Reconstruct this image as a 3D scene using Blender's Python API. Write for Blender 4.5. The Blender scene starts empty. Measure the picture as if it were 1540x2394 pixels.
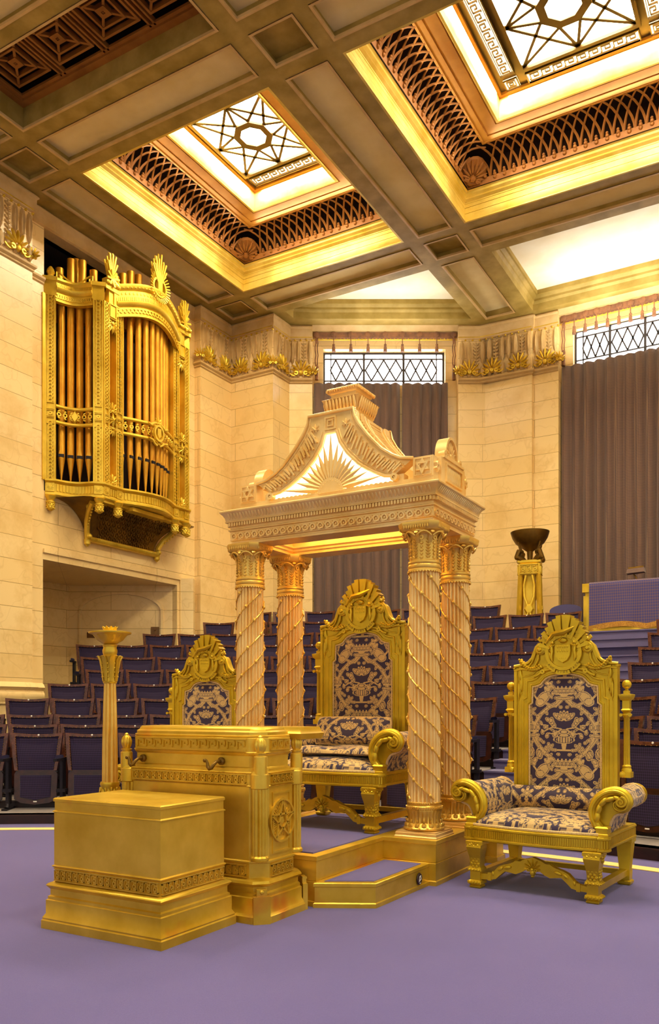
import bpy, math, random
import numpy as np
from mathutils import Vector, Matrix
random.seed(7)
PI=math.pi
col=bpy.context.scene.collection
sc=bpy.context.scene
def rad(a): return math.radians(a)
# ---------------------------------------------------------------- materials
def newmat(name):
    m=bpy.data.materials.new(name); m.use_nodes=True
    nt=m.node_tree; b=nt.nodes.get('Principled BSDF')
    return m,nt,b
def N(nt,t,**k):
    n=nt.nodes.new(t)
    for a,v in k.items(): setattr(n,a,v)
    return n
def lin(c):
    return tuple(((x/255)/12.92 if x/255<=.04045 else (((x/255)+.055)/1.055)**2.4) for x in c)+(1,)
def mixc(nt,fac,a,b,mode='MIX'):
    n=N(nt,'ShaderNodeMix',data_type='RGBA',blend_type=mode)
    for s,v in ((0,fac),(6,a),(7,b)):
        if hasattr(v,'links') or hasattr(v,'is_linked'): nt.links.new(v,n.inputs[s])
        else: n.inputs[s].default_value=v
    return n.outputs[2]
def ramp(nt,src,p0,p1,c0=(0,0,0,1),c1=(1,1,1,1)):
    r=N(nt,'ShaderNodeValToRGB'); r.color_ramp.elements[0].position=p0; r.color_ramp.elements[1].position=p1
    r.color_ramp.elements[0].color=c0; r.color_ramp.elements[1].color=c1
    nt.links.new(src,r.inputs[0]); return r.outputs[0]
def noise(nt,vec,scale,detail=4,rough=.55):
    n=N(nt,'ShaderNodeTexNoise'); n.inputs['Scale'].default_value=scale; n.inputs['Detail'].default_value=detail; n.inputs['Roughness'].default_value=rough
    nt.links.new(vec,n.inputs['Vector']); return n.outputs['Fac']
def bump(nt,b,h,strength=.2,dist=.01):
    n=N(nt,'ShaderNodeBump'); n.inputs['Strength'].default_value=strength; n.inputs['Distance'].default_value=dist
    nt.links.new(h,n.inputs['Height']); nt.links.new(n.outputs[0],b.inputs['Normal'])
def objco(nt,kind='Object'): return N(nt,'ShaderNodeTexCoord').outputs[kind]
def gold(name,c1,c2,metal=.75,rough=.34,wear=None,wamt=(.62,.72),bs=.15):
    m,nt,b=newmat(name); co=objco(nt)
    f=ramp(nt,noise(nt,co,3.2,5),.35,.68); c=mixc(nt,f,lin(c1),lin(c2))
    if wear:
        w=ramp(nt,noise(nt,co,2.6,3,.5),*wamt); c=mixc(nt,w,c,lin(wear))
    nt.links.new(c,b.inputs['Base Color'])
    b.inputs['Metallic'].default_value=metal
    r=N(nt,'ShaderNodeMapRange'); r.inputs[3].default_value=rough-.07; r.inputs[4].default_value=rough+.12
    nt.links.new(noise(nt,co,9,4),r.inputs[0]); nt.links.new(r.outputs[0],b.inputs['Roughness'])
    if bs: bump(nt,b,noise(nt,co,60,3),bs,.002)
    return m
M={}
M['gold']=gold('gilded_wood',(234,196,62),(206,166,36),.62,.33)
M['gold_box']=gold('gilded_box',(240,200,72),(208,166,34),.6,.33,wear=(214,104,36),wamt=(.64,.82),bs=0)
M['gold_throne']=gold('gilded_throne',(228,192,40),(196,158,22),.6,.34)
M['gold_pale']=gold('pale_gilding',(252,220,150),(238,192,104),.36,.33)
M['gold_col']=gold('column_gilding',(248,208,130),(234,182,92),.38,.32)
M['gold_cap']=gold('leaf_gilding',(242,200,96),(216,162,52),.55,.32)
M['gold_organ']=gold('organ_gilding',(240,204,70),(212,170,36),.55,.36)
M['pipe']=gold('pipe_gilding',(226,168,46),(200,136,24),.6,.36,bs=.05)
M['brass']=gold('aged_brass',(150,112,40),(96,70,26),.8,.4)
M['iron']=gold('dark_iron',(44,38,44),(28,24,30),.6,.45)
M['grille']=gold('stained_fretwork',(168,110,46),(142,88,32),.15,.5)
M['coffer_border']=gold('coffer_border',(204,146,60),(182,122,42),.25,.45)
M['cornice']=gold('gilt_cornice',(240,212,112),(216,182,70),.35,.35)
def plain(name,c,rough=.6,metal=0,emit=None,es=0,c2=None,sc_=6,bs=0,spec=None):
    m,nt,b=newmat(name); co=objco(nt)
    if c2 is not None:
        f=ramp(nt,noise(nt,co,sc_,5),.35,.65); nt.links.new(mixc(nt,f,lin(c),lin(c2)),b.inputs['Base Color'])
    else: b.inputs['Base Color'].default_value=lin(c)
    b.inputs['Roughness'].default_value=rough; b.inputs['Metallic'].default_value=metal
    if spec is not None: b.inputs['Specular IOR Level'].default_value=spec
    if emit: b.inputs['Emission Color'].default_value=lin(emit); b.inputs['Emission Strength'].default_value=es
    if bs: bump(nt,b,noise(nt,co,120,3),bs,.003)
    return m
M['ceiling']=plain('stone_beam',(180,152,76),.65,c2=(148,122,46),sc_=3)
M['ceiling_panel']=plain('plaster_panel',(242,222,162),.8,c2=(230,206,138),sc_=2)
M['ceiling_light']=plain('cream_plaster',(252,244,216),.8,c2=(246,234,198),sc_=2)  # lighter copy of the panel plaster, with window light put into its colour
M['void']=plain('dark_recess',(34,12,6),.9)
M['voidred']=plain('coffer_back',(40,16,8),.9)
M['wood']=plain('dark_wood',(66,28,16),.3,c2=(42,18,10),sc_=14)
M['wood_edge']=plain('worn_mahogany',(104,56,34),.2,c2=(66,32,20),sc_=18)
M['darkwood']=plain('riser_wood',(56,22,12),.4,c2=(36,14,8),sc_=10)
M['white']=plain('white_enamel',(246,238,224),.4)
M['stripe']=plain('woven_gold_band',(250,214,130),.9,bs=.3)
M['leading']=plain('window_leading',(52,44,40),.5)
M['leading2']=plain('bronze_leading',(96,70,20),.45,metal=.3)
M['red_velvet']=plain('blue_leather',(70,64,110),.5)
M['plate']=plain('bronze_plate',(120,84,44),.45,metal=.5)
def emis(name,c,s,pattern=False):
    m,nt,b=newmat(name)
    b.inputs['Base Color'].default_value=lin(c); b.inputs['Roughness'].default_value=.3
    b.inputs['Emission Color'].default_value=lin(c); b.inputs['Emission Strength'].default_value=s
    return m
M['skyglass']=emis('skylight_glass',(255,244,214),20)
M['skyglass_key']=emis('skylight_border_glass',(255,230,175),3.5)
M['winglass']=emis('daylit_window_glass',(250,246,246),8.0)
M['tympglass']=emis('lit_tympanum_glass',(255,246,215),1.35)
M['covelight']=emis('cove_lamp',(255,214,120),7)
def marble():
    m,nt,b=newmat('cream_marble'); co=objco(nt)
    s=N(nt,'ShaderNodeSeparateXYZ'); nt.links.new(co,s.inputs[0])
    a=N(nt,'ShaderNodeMath',operation='ADD'); nt.links.new(s.outputs[0],a.inputs[0]); nt.links.new(s.outputs[1],a.inputs[1])
    cb=N(nt,'ShaderNodeCombineXYZ'); nt.links.new(a.outputs[0],cb.inputs[0]); nt.links.new(s.outputs[2],cb.inputs[1])
    br=N(nt,'ShaderNodeTexBrick'); nt.links.new(cb.outputs[0],br.inputs['Vector'])
    br.inputs['Color1'].default_value=lin((246,214,150)); br.inputs['Color2'].default_value=lin((240,204,134)); br.inputs['Mortar'].default_value=lin((170,130,70))
    br.inputs['Scale'].default_value=1; br.inputs['Mortar Size'].default_value=.004; br.inputs['Brick Width'].default_value=2.2; br.inputs['Row Height'].default_value=.336; br.inputs['Bias'].default_value=0
    v=N(nt,'ShaderNodeTexVoronoi',feature='DISTANCE_TO_EDGE'); v.inputs['Scale'].default_value=1.6
    wn=N(nt,'ShaderNodeTexNoise'); wn.inputs['Scale'].default_value=2.5; nt.links.new(co,wn.inputs['Vector'])
    ad=N(nt,'ShaderNodeVectorMath',operation='ADD'); nt.links.new(co,ad.inputs[0]); nt.links.new(wn.outputs['Color'],ad.inputs[1]); nt.links.new(ad.outputs[0],v.inputs['Vector'])
    vein=ramp(nt,v.outputs['Distance'],0,.03,(1,1,1,1),(0,0,0,1))
    f=N(nt,'ShaderNodeMath',operation='MULTIPLY'); nt.links.new(vein,f.inputs[0]); f.inputs[1].default_value=.22
    c=mixc(nt,f.outputs[0],br.outputs['Color'],lin((196,150,84)))
    c=mixc(nt,ramp(nt,noise(nt,co,1.3,6,.65),.5,.75),c,lin((222,182,110)))
    nt.links.new(c,b.inputs['Base Color']); b.inputs['Roughness'].default_value=.28; b.inputs['Specular IOR Level'].default_value=.4
    return m
M['marble']=marble()
M['stone']=plain('carved_stone',(214,180,120),.6,c2=(198,160,96),sc_=4)
def carpet(name,c1,c2):
    m,nt,b=newmat(name); co=objco(nt)
    c=mixc(nt,ramp(nt,noise(nt,co,.9,5),.3,.7),lin(c1),lin(c2))
    c=mixc(nt,ramp(nt,noise(nt,co,160,2),.3,.8),c,lin(tuple(int(x*.82) for x in c1)))
    nt.links.new(c,b.inputs['Base Color']); b.inputs['Roughness'].default_value=.95; b.inputs['Specular IOR Level'].default_value=.1
    b.inputs['Sheen Weight'].default_value=.3
    bump(nt,b,noise(nt,co,350,2),.5,.004)
    return m
M['carpet']=carpet('purple_carpet',(108,96,160),(94,84,148))
M['carpet_step']=carpet('stair_carpet',(122,112,152),(104,96,134))
M['carpet_grey']=carpet('terrace_carpet',(150,136,128),(134,120,110))
def weave(name,c1,c2,scale):
    m,nt,b=newmat(name); co=objco(nt)
    s=N(nt,'ShaderNodeSeparateXYZ'); nt.links.new(co,s.inputs[0])
    a=N(nt,'ShaderNodeMath',operation='ADD'); nt.links.new(s.outputs[0],a.inputs[0]); nt.links.new(s.outputs[1],a.inputs[1])
    def sn(src,k):
        q=N(nt,'ShaderNodeMath',operation='MULTIPLY'); nt.links.new(src,q.inputs[0]); q.inputs[1].default_value=k
        r=N(nt,'ShaderNodeMath',operation='SINE'); nt.links.new(q.outputs[0],r.inputs[0]); return r.outputs[0]
    p=N(nt,'ShaderNodeMath',operation='MULTIPLY'); nt.links.new(sn(a.outputs[0],scale),p.inputs[0]); nt.links.new(sn(s.outputs[2],scale*.75),p.inputs[1])
    ab=N(nt,'ShaderNodeMath',operation='ABSOLUTE'); nt.links.new(p.outputs[0],ab.inputs[0])
    c=mixc(nt,ramp(nt,ab.outputs[0],.12,.3),lin(c2),lin(c1))
    nt.links.new(c,b.inputs['Base Color']); b.inputs['Roughness'].default_value=.8; b.inputs['Specular IOR Level'].default_value=.2
    b.inputs['Sheen Weight'].default_value=.25
    return m
M['navy']=weave('navy_seat_cloth',(34,23,50),(58,43,78),170)
M['armcloth']=plain('blue_arm_cloth',(58,54,96),.8)
M['curtain']=weave('brocade_curtain',(96,74,70),(142,112,90),150)
M['cloth']=weave('blue_table_cloth',(74,68,118),(116,90,96),95)
M['fringe']=plain('gold_fringe',(206,150,50),.8,c2=(160,104,30),sc_=60)
M['pelmet']=plain('pelmet_cloth',(150,100,60),.8,c2=(110,74,50),sc_=9)
def damask():
    m,nt,b=newmat('damask_brocade')
    a=N(nt,'ShaderNodeAttribute'); a.attribute_name='pattern'
    co=objco(nt)
    g=mixc(nt,ramp(nt,noise(nt,co,220,2),.3,.7),lin((226,190,122)),lin((204,164,92)))
    nt.links.new(mixc(nt,a.outputs['Fac'],lin((52,34,62)),g),b.inputs['Base Color'])
    b.inputs['Roughness'].default_value=.65; b.inputs['Sheen Weight'].default_value=.2
    bump(nt,b,a.outputs['Fac'],.4,.003)
    return m
M['damask']=damask()
M['piping']=plain('cord_piping',(238,206,140),.7,c2=(196,156,90),sc_=160)
# ---------------------------------------------------------------- mesh builder
class Fr:
    def __init__(s,o,u,v,n=None):
        s.o=Vector(o); s.u=Vector(u).normalized(); s.v=Vector(v).normalized(); s.n=Vector(n).normalized() if n else s.u.cross(s.v)
    def p(s,a,b,c=0): return s.o+s.u*a+s.v*b+s.n*c
def FX(o): return Fr(o,(0,1,0),(0,0,1))      # faces +X
def FY(o): return Fr(o,(1,0,0),(0,0,1))      # faces -Y
def FD(o): return Fr(o,(1,0,0),(0,-1,0))     # faces down
class MB:
    def __init__(s): s.v=[]; s.f=[]; s.a=None
    def add(s,vs,fs):
        k=len(s.v); s.v.extend([tuple(x) for x in vs]); s.f.extend([tuple(i+k for i in f) for f in fs]); return s
    def box(s,x0,x1,y0,y1,z0,z1):
        return s.add([(x0,y0,z0),(x1,y0,z0),(x1,y1,z0),(x0,y1,z0),(x0,y0,z1),(x1,y0,z1),(x1,y1,z1),(x0,y1,z1)],
            [(0,3,2,1),(4,5,6,7),(0,1,5,4),(1,2,6,5),(2,3,7,6),(3,0,4,7)])
    def fbox(s,F,a0,a1,b0,b1,c0,c1):
        vs=[F.p(a,b,c) for c in (c0,c1) for a,b in ((a0,b0),(a1,b0),(a1,b1),(a0,b1))]
        return s.add(vs,[(0,3,2,1),(4,5,6,7),(0,1,5,4),(1,2,6,5),(2,3,7,6),(3,0,4,7)])
    def poly(s,F,pts,c0,c1,inset=0):
        n=len(pts)
        if inset:
            cx=sum(p[0] for p in pts)/n; cy=sum(p[1] for p in pts)/n
            q=[(cx+(p[0]-cx)*(1-inset),cy+(p[1]-cy)*(1-inset)) for p in pts]
        else: q=pts
        vs=[F.p(a,b,c0) for a,b in pts]+[F.p(a,b,c1) for a,b in q]
        return s.add(vs,[tuple(range(n-1,-1,-1)),tuple(range(n,2*n))]+[(i,(i+1)%n,n+(i+1)%n,n+i) for i in range(n)])
    def ring(s,F,po,pi,c0,c1,closed=True):
        n=len(po); vs=[]
        for P,c in ((po,c0),(pi,c0),(pi,c1),(po,c1)): vs+=[F.p(a,b,c) for a,b in P]
        fs=[]
        for i in range(n if closed else n-1):
            j=(i+1)%n
            for k in range(4): fs.append((k*n+i,k*n+j,((k+1)%4)*n+j,((k+1)%4)*n+i))
        if not closed:
            fs+=[(0,n,2*n,3*n),(n-1,2*n-1,3*n-1,4*n-1)]
        return s.add(vs,fs)
    def circ(s,F,cx,cy,r0,r1,c0,c1,n=16,sx=1):
        o=[(cx+r1*sx*math.cos(2*PI*i/n),cy+r1*math.sin(2*PI*i/n)) for i in range(n)]
        if r0<=0: return s.poly(F,o,c0,c1,.15)
        i_=[(cx+r0*sx*math.cos(2*PI*i/n),cy+r0*math.sin(2*PI*i/n)) for i in range(n)]
        return s.ring(F,o,i_,c0,c1)
    def dome(s,F,cx,cy,rx,ry,h,rot=0,n=8,c0=0):
        ca,sa=math.cos(rot),math.sin(rot); vs=[]
        for k,(q,z) in enumerate(((1,0),(.72,.7),)):
            for i in range(n):
                a=2*PI*i/n; x=rx*q*math.cos(a); y=ry*q*math.sin(a)
                vs.append(F.p(cx+x*ca-y*sa,cy+x*sa+y*ca,c0+h*z))
        vs.append(F.p(cx,cy,c0+h))
        fs=[(i,(i+1)%n,n+(i+1)%n,n+i) for i in range(n)]+[(n+i,n+(i+1)%n,2*n) for i in range(n)]
        return s.add(vs,fs)
    def lathe(s,prof,c=(0,0,0),n=24,reeds=0,amp=0,sx=1,sy=1,cap=True,T=None):
        k=len(prof); vs=[]
        for r,z,*w in prof:
            fl=(w[0] if w else 0)
            for i in range(n):
                a=2*PI*i/n; rr=r
                if reeds and fl: rr=r-amp*fl*(1-abs(math.sin(a*reeds/2)))
                p=Vector((rr*math.cos(a)*sx,rr*math.sin(a)*sy,z))
                p=(T@p) if T else p+Vector(c)
                vs.append(p)
        fs=[(j*n+i,j*n+(i+1)%n,(j+1)*n+(i+1)%n,(j+1)*n+i) for j in range(k-1) for i in range(n)]
        if cap: fs+=[tuple(range(n-1,-1,-1)),tuple(range((k-1)*n,k*n))]
        return s.add(vs,fs)
    def ball(s,c,r,n=10,sz=1):
        return s.lathe([(r*math.sin(PI*j/6)+1e-4,-r*sz*math.cos(PI*j/6)) for j in range(7)],c,n)
    def tube(s,pts,r,n=8,closed=False,flat=1,up=None):
        pts=[Vector(p) for p in pts]; m=len(pts); vs=[]
        rs=r if isinstance(r,(list,tuple)) else [r]*m
        prev=Vector(up) if up else None
        for i,p in enumerate(pts):
            a=pts[i-1] if (i>0 or closed) else pts[i]; b=pts[(i+1)%m] if (i<m-1 or closed) else pts[i]
            t=(b-a).normalized() if (b-a).length>1e-9 else Vector((0,0,1))
            if prev is None: prev=Vector((0,0,1)) if abs(t.z)<.9 else Vector((1,0,0))
            nn=(prev-t*prev.dot(t)); nn=nn.normalized() if nn.length>1e-6 else Vector((1,0,0)); bb=t.cross(nn)
            if not up: prev=nn
            for k in range(n):
                a_=2*PI*k/n; vs.append(p+nn*(rs[i]*flat*math.cos(a_))+bb*(rs[i]*math.sin(a_)))
        fs=[(i*n+k,i*n+(k+1)%n,((i+1)%m)*n+(k+1)%n,((i+1)%m)*n+k) for i in range(m if closed else m-1) for k in range(n)]
        if not closed: fs+=[tuple(range(n-1,-1,-1)),tuple(range((m-1)*n,m*n))]
        return s.add(vs,fs)
    def bar(s,a,b,w,h=None,up=(0,0,1)):
        a=Vector(a); b=Vector(b); t=(b-a).normalized(); u=Vector(up); u=(u-t*u.dot(t)).normalized(); c=t.cross(u); h=h or w
        vs=[p+c*(w/2*i)+u*(h/2*j) for p in (a,b) for i,j in ((-1,-1),(1,-1),(1,1),(-1,1))]
        return s.add(vs,[(0,3,2,1),(4,5,6,7),(0,1,5,4),(1,2,6,5),(2,3,7,6),(3,0,4,7)])
    def mold(s,path,prof,closed=True,caps=False):
        P=[Vector((a[0],a[1])) for a in path]; m=len(P); off=[]
        for i in range(m):
            dp=(P[i]-P[i-1]).normalized() if (i>0 or closed) else None
            dn=(P[(i+1)%m]-P[i]).normalized() if (i<m-1 or closed) else None
            if dp is None: dp=dn
            if dn is None: dn=dp
            n1=Vector((dp.y,-dp.x)); n2=Vector((dn.y,-dn.x)); b=n1+n2
            if b.length<1e-6: b=n1.copy()
            b=b/ max(.2,(b.length**2)/2) if True else b
            off.append(b)
        k=len(prof); vs=[]
        for i in range(m):
            for o,z in prof: vs.append((P[i].x+off[i].x*o,P[i].y+off[i].y*o,z))
        fs=[]
        for i in range(m if closed else m-1):
            j=(i+1)%m
            for q in range(k-1): fs.append((i*k+q,j*k+q,j*k+q+1,i*k+q+1))
        if closed and caps: fs+=[tuple(i*k for i in range(m-1,-1,-1)),tuple(i*k+k-1 for i in range(m))]
        if not closed and caps: fs+=[tuple(range(k)),tuple((m-1)*k+q for q in range(k-1,-1,-1))]
        return s.add(vs,fs)
    def grid(s,fn,nu,nv,closeu=False):
        vs=[fn(i/(nu if closeu else nu-1),j/(nv-1)) for j in range(nv) for i in range(nu)]
        fs=[(j*nu+i,j*nu+(i+1)%nu,(j+1)*nu+(i+1)%nu,(j+1)*nu+i) for j in range(nv-1) for i in range(nu if closeu else nu-1)]
        return s.add(vs,fs)
    def build(s,name,mat,parent=None,ang=38,loc=None,attr=None):
        me=bpy.data.meshes.new(name); me.from_pydata(s.v,[],s.f); me.update()
        me.materials.append(M[mat] if isinstance(mat,str) else mat)
        me.polygons.foreach_set('use_smooth',[True]*len(me.polygons))
        me.set_sharp_from_angle(angle=rad(ang))
        if attr is not None:
            at=me.attributes.new('pattern','FLOAT','POINT'); at.data.foreach_set('value',np.asarray(attr,dtype=np.float32))
        o=bpy.data.objects.new(name,me); col.objects.link(o)
        if parent: o.parent=parent
        if loc: o.location=loc
        return o
def rect(x0,x1,y0,y1): return [(x0,y0),(x1,y0),(x1,y1),(x0,y1)]   # ccw
def thing(name,label,cat,loc=(0,0,0),rz=0,group=None):
    o=bpy.data.objects.new(name,None); col.objects.link(o); o.empty_display_size=.1
    o.location=loc; o.rotation_euler=(0,0,rz); o['label']=label; o['category']=cat
    if group: o['group']=group
    return o
def tag(o,label,cat,group=None):
    o['label']=label; o['category']=cat
    if group: o['group']=group
    return o
def struct(name,mb,mat,parent=None):
    o=mb.build(name,mat,parent)
    if not parent: o['kind']='structure'
    return o
def copy_tree(o,parent=None):
    c=o.copy(); col.objects.link(c)
    if parent: c.parent=parent
    for ch in list(o.children): copy_tree(ch,c)
    return c
# ---- relief helpers
def palmette(mb,F,cx,cy,R,n=9,h=.02,spread=150,c0=0):
    for i in range(n):
        a=rad(90-spread/2+spread*i/(n-1)); L=R*(.75+.25*math.sin(a)); 
        mb.dome(F,cx+math.cos(a)*L*.58,cy+math.sin(a)*L*.58,L*.42,R*.085,h,a,8,c0)
    mb.dome(F,cx,cy,R*.2,R*.2,h*1.3,0,8,c0)
    for sg in (-1,1):
        mb.circ(F,cx+sg*R*.33,cy-R*.05,R*.07,R*.15,c0,c0+h*.8,10)
def keyband(mb,F,a0,a1,b0,b1,h,n=None,t=None):
    h*=1.7
    H=b1-b0; n=n or max(2,round((a1-a0)/(H*1.05))); p=(a1-a0)/n; t=t or H*.11
    def hb(x0,x1,y): mb.fbox(F,x0,x1,y-t/2,y+t/2,0,h)
    def vb(x,y0,y1): mb.fbox(F,x-t/2,x+t/2,y0,y1,0,h)
    mb.fbox(F,a0,a1,b1-t*.6,b1,0,h); mb.fbox(F,a0,a1,b0,b0+t*.6,0,h)
    for i in range(n):
        x=a0+i*p; y0=b0+H*.18; y1=b1-H*.18
        vb(x+p*.12,y0,y1); hb(x+p*.12,x+p*.82,y1); vb(x+p*.82,b0+H*.38,y1); hb(x+p*.42,x+p*.82,b0+H*.38); vb(x+p*.42,b0+H*.38,b0+H*.62)
        hb(x+p*.12-p*.14,x+p*.12,y0)
def scrollband(mb,F,a0,a1,b0,b1,h,pitch=None):
    h*=1.8
    H=b1-b0; pitch=pitch or H*.75; n=max(1,round((a1-a0)/pitch)); p=(a1-a0)/n; t=H*.07
    mb.fbox(F,a0,a1,b1-t,b1,0,h*1.1); mb.fbox(F,a0,a1,b0,b0+t,0,h*1.1)
    for i in range(n):
        x=a0+(i+.5)*p
        mb.circ(F,x,b0+H*.45,p*.14,p*.26,0,h,8)
        mb.fbox(F,x-p*.48,x-p*.40,b0+H*.15,b0+H*.85,0,h); mb.fbox(F,x+p*.28,x+p*.36,b0+H*.15,b0+H*.85,0,h)
        mb.fbox(F,x-p*.48,x+p*.0,b0+H*.78,b0+H*.85,0,h); mb.fbox(F,x,x+p*.36,b0+H*.15,b0+H*.22,0,h)
def guilloche(mb,F,a0,a1,b0,b1,h):
    h*=1.8
    H=b1-b0; n=max(1,round((a1-a0)/(H*1.08))); p=(a1-a0)/n; y=(b0+b1)/2
    for i in range(n):
        x=a0+(i+.5)*p; mb.circ(F,x,y,H*.27,H*.40,0,h,16); mb.dome(F,x,y,H*.16,H*.16,h)
        if i<n-1:
            mb.bar(F.p(x+p*.25,y-H*.38,h*.5),F.p(x+p*.78,y+H*.38,h*.5),H*.07,h,F.n)
        mb.dome(F,x+p*.5,b0+H*.12,H*.07,H*.07,h*.7,0,6); mb.dome(F,x+p*.5,b1-H*.12,H*.07,H*.07,h*.7,0,6)
def flutes(mb,F,a0,a1,b0,b1,h,pitch):
    n=max(1,round((a1-a0)/pitch)); p=(a1-a0)/n
    for i in range(n): mb.dome(F,a0+(i+.5)*p,(b0+b1)/2,p*.4,(b1-b0)*.52,h,0,8)
def leaves(mb,F,a0,a1,b0,b1,h,pitch,tilt=0):
    h*=1.8
    n=max(1,round((a1-a0)/pitch)); p=(a1-a0)/n
    for i in range(n):
        x=a0+(i+.5)*p; mb.dome(F,x,(b0+b1)/2,(b1-b0)*.5,p*.36,h,rad(90+tilt),8)
def hexagram(mb,F,cx,cy,R,h,t):
    for k in (0,1):
        o=[(cx+R*math.sin(2*PI*(i/3)+k*PI),cy+R*math.cos(2*PI*(i/3)+k*PI)) for i in range(3)]
        q=1-2.6*t/R; i_=[(cx+(a-cx)*q,cy+(b-cy)*q) for a,b in o]
        mb.ring(F,o,i_,0,h*(1+.1*k))
def frame_(mb,F,a0,a1,b0,b1,t,c0,c1):
    mb.ring(F,[(a0,b0),(a1,b0),(a1,b1),(a0,b1)],[(a0+t,b0+t),(a1-t,b0+t),(a1-t,b1-t),(a0+t,b1-t)],c0,c1)
def side_frames(x0,x1,y0,y1,z=0):
    # frames for the front, right, back, left faces of a box: (frame,length)
    return [(Fr((x0,y0,z),(1,0,0),(0,0,1)),x1-x0),(Fr((x1,y0,z),(0,1,0),(0,0,1)),y1-y0),(Fr((x1,y1,z),(-1,0,0),(0,0,1)),x1-x0),(Fr((x0,y1,z),(0,-1,0),(0,0,1)),y1-y0)]
# ---------------------------------------------------------------- room shell
ZC=8.7
XL=-9.9; XR=4.7; RC=-2.6
fd=Vector((.864,.503)).normalized()
fl=MB()
fl.add([(-14,-7,0),(9,-7,0),(9,20,0),(-14,20,0)],[(0,1,2,3)])
struct('floor',fl,'carpet')
CX0,CY0=-2.9,-.6
def arc(R,t0,t1,n,z=None):
    out=[]
    for i in range(n+1):
        t=t0+(t1-t0)*i/n; x=CX0+R*math.sin(t); y=CY0+R*math.cos(t)
        out.append((x,y) if z is None else (x,y,z))
    return out
st=MB(); a_=arc(7.52,-1.0,.75,60); b_=arc(7.66,-1.0,.75,60)
st.ring(Fr((0,0,0),(1,0,0),(0,1,0)),a_,b_,.001,.006,closed=False)
struct('trim_1',st,'stripe')
# terraces
NR=11
RW=[8.5+.617*i for i in range(NR)]
ZT=[.97,1.06,1.175,1.39,1.61,1.84,2.07,2.31,2.55,2.81,3.06]
FL=[z-.87 for z in ZT]
def ang_at_X(R,X): return math.asin(max(-1,min(1,(X-CX0)/R)))
def leftX(i): return [-9.72,-9.72,-9.72,-9.72,-9.72,-9.78,-10.15,-10.6,-10.25,-9.65,-9.35][i]
def aisleL(i): return -3.36+.02*i*1.2
def aisleR(i): return -2.16+.02*i
tr=MB(); tr2=MB(); aisl=MB()
top=Fr((0,0,0),(1,0,0),(0,1,0))
for i in range(NR):
    ra=RW[i]-.5; rb=RW[i]+.117 if i<NR-1 else 16.2
    z0=0; z1=FL[i]
    tl=ang_at_X(RW[i],(-9.85 if i<5 or i>8 else leftX(i)-.1)); tr_=ang_at_X(RW[i],2.6)
    ta=ang_at_X(RW[i],aisleL(i)); tb=ang_at_X(RW[i],aisleR(i))
    if i==NR-1: tl=ang_at_X(RW[i],-9.3); 
    for (s0,s1) in ((tl,ta),(tb,tr_)):
        if i==NR-1:
            # top landing follows the back walls
            continue
        tr.ring(top,arc(rb,s0,s1,26),arc(ra,s0,s1,26),max(0,z1-.3),z1-.012,closed=False)
        tr2.ring(top,arc(rb,s0,s1,26),arc(ra-.02,s0,s1,26),z1-.012,z1,closed=False)
ra=RW[10]-.5
pts=arc(ra,ang_at_X(ra,-9.3),ang_at_X(ra,2.6),40)
poly=pts+[(2.6,15.44),(-5.45,15.44),(-8.75,13.5),(-8.8,12.94),(-9.7,12.94)]
tr2.poly(top,poly,FL[10]-.35,FL[10])
struct('floor',tr,'darkwood')
struct('floor',tr2,'carpet_grey')
# curb
cb=MB(); cb.ring(top,arc(8.12,-1.02,.8,60),arc(7.98,-1.02,.8,60),0,.085,closed=False); cb.ring(top,arc(8.12,-1.02,.8,60),arc(7.96,-1.02,.8,60),.085,.10,closed=False)
struct('trim_2',cb,'darkwood')
cl=MB()
for t in np.linspace(-.9,.7,26): 
    c=arc(7.975,t,t,0)[0]; cl.lathe([(.018,-.006),(.012,.006)],n=10,T=Matrix.Translation((c[0],c[1],.05))@Matrix.Rotation(-t,4,'Z')@Matrix.Rotation(PI/2,4,'X'))
struct('trim_3',cl,'white')
# stairs: two treads for every terrace
stp=MB(); nose=[]
levels=[]
for i in range(NR):
    zp=FL[i-1] if i else 0
    levels+= [((zp+FL[i])/2,RW[i]-.52-.28 if i else RW[0]-.5-.0),(FL[i],RW[i]-.52)]
levels=levels[2:]; levels=[(.10,7.98)]+levels
for k,(z,r) in enumerate(levels):
    r1=levels[k+1][1]+.02 if k<len(levels)-1 else RW[10]-.3
    i=min(10,max(0,k//2)); s0=ang_at_X(r,aisleL(i)+.0); s1=ang_at_X(r,aisleR(i))
    stp.ring(top,arc(r1,s0,s1,8),arc(r,s0,s1,8),max(0,z-.32),z-.02,closed=False)
    stp.ring(top,arc(r1,s0,s1,8),arc(r-.022,s0,s1,8),z-.02,z,closed=False)
struct('floor',stp,'carpet_step')
pf=MB()
for z0_,z1_,y_ in ((FL[10],FL[10]+.14,13.28),(FL[10]+.14,FL[10]+.28,13.5)): pf.box(-3.22,-.95,y_,15.4,z0_,z1_-.02); pf.box(-3.24,-.93,y_-.02,15.4,z1_-.02,z1_)
pf.box(-3.2,-.97,13.35,15.4,1.9,FL[10])
struct('floor',pf,'carpet_step')
# ---- walls
def quadwall(mb,F,a0,a1,b0,b1): mb.fbox(F,a0,a1,b0,b1,-.3,0)
wl=MB()
F9=FX((XL,0,0))
wl.fbox(FX((-9.75,0,0)),-7,8.19,0,ZC,-.4,0)
# organ bay with niche opening below and organ opening above
NY0,NY1,NZ=8.51,11.53,3.47
for a in ((8.19,NY0-.0,0,ZC),(NY1,12.02,0,ZC),(NY0,NY1,NZ,4.5),(NY0,NY1,8.43,ZC),(NY0,8.53,4.5,8.43)):
    wl.fbox(F9,a[0],a[1],a[2],a[3],-.3,0)
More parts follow.
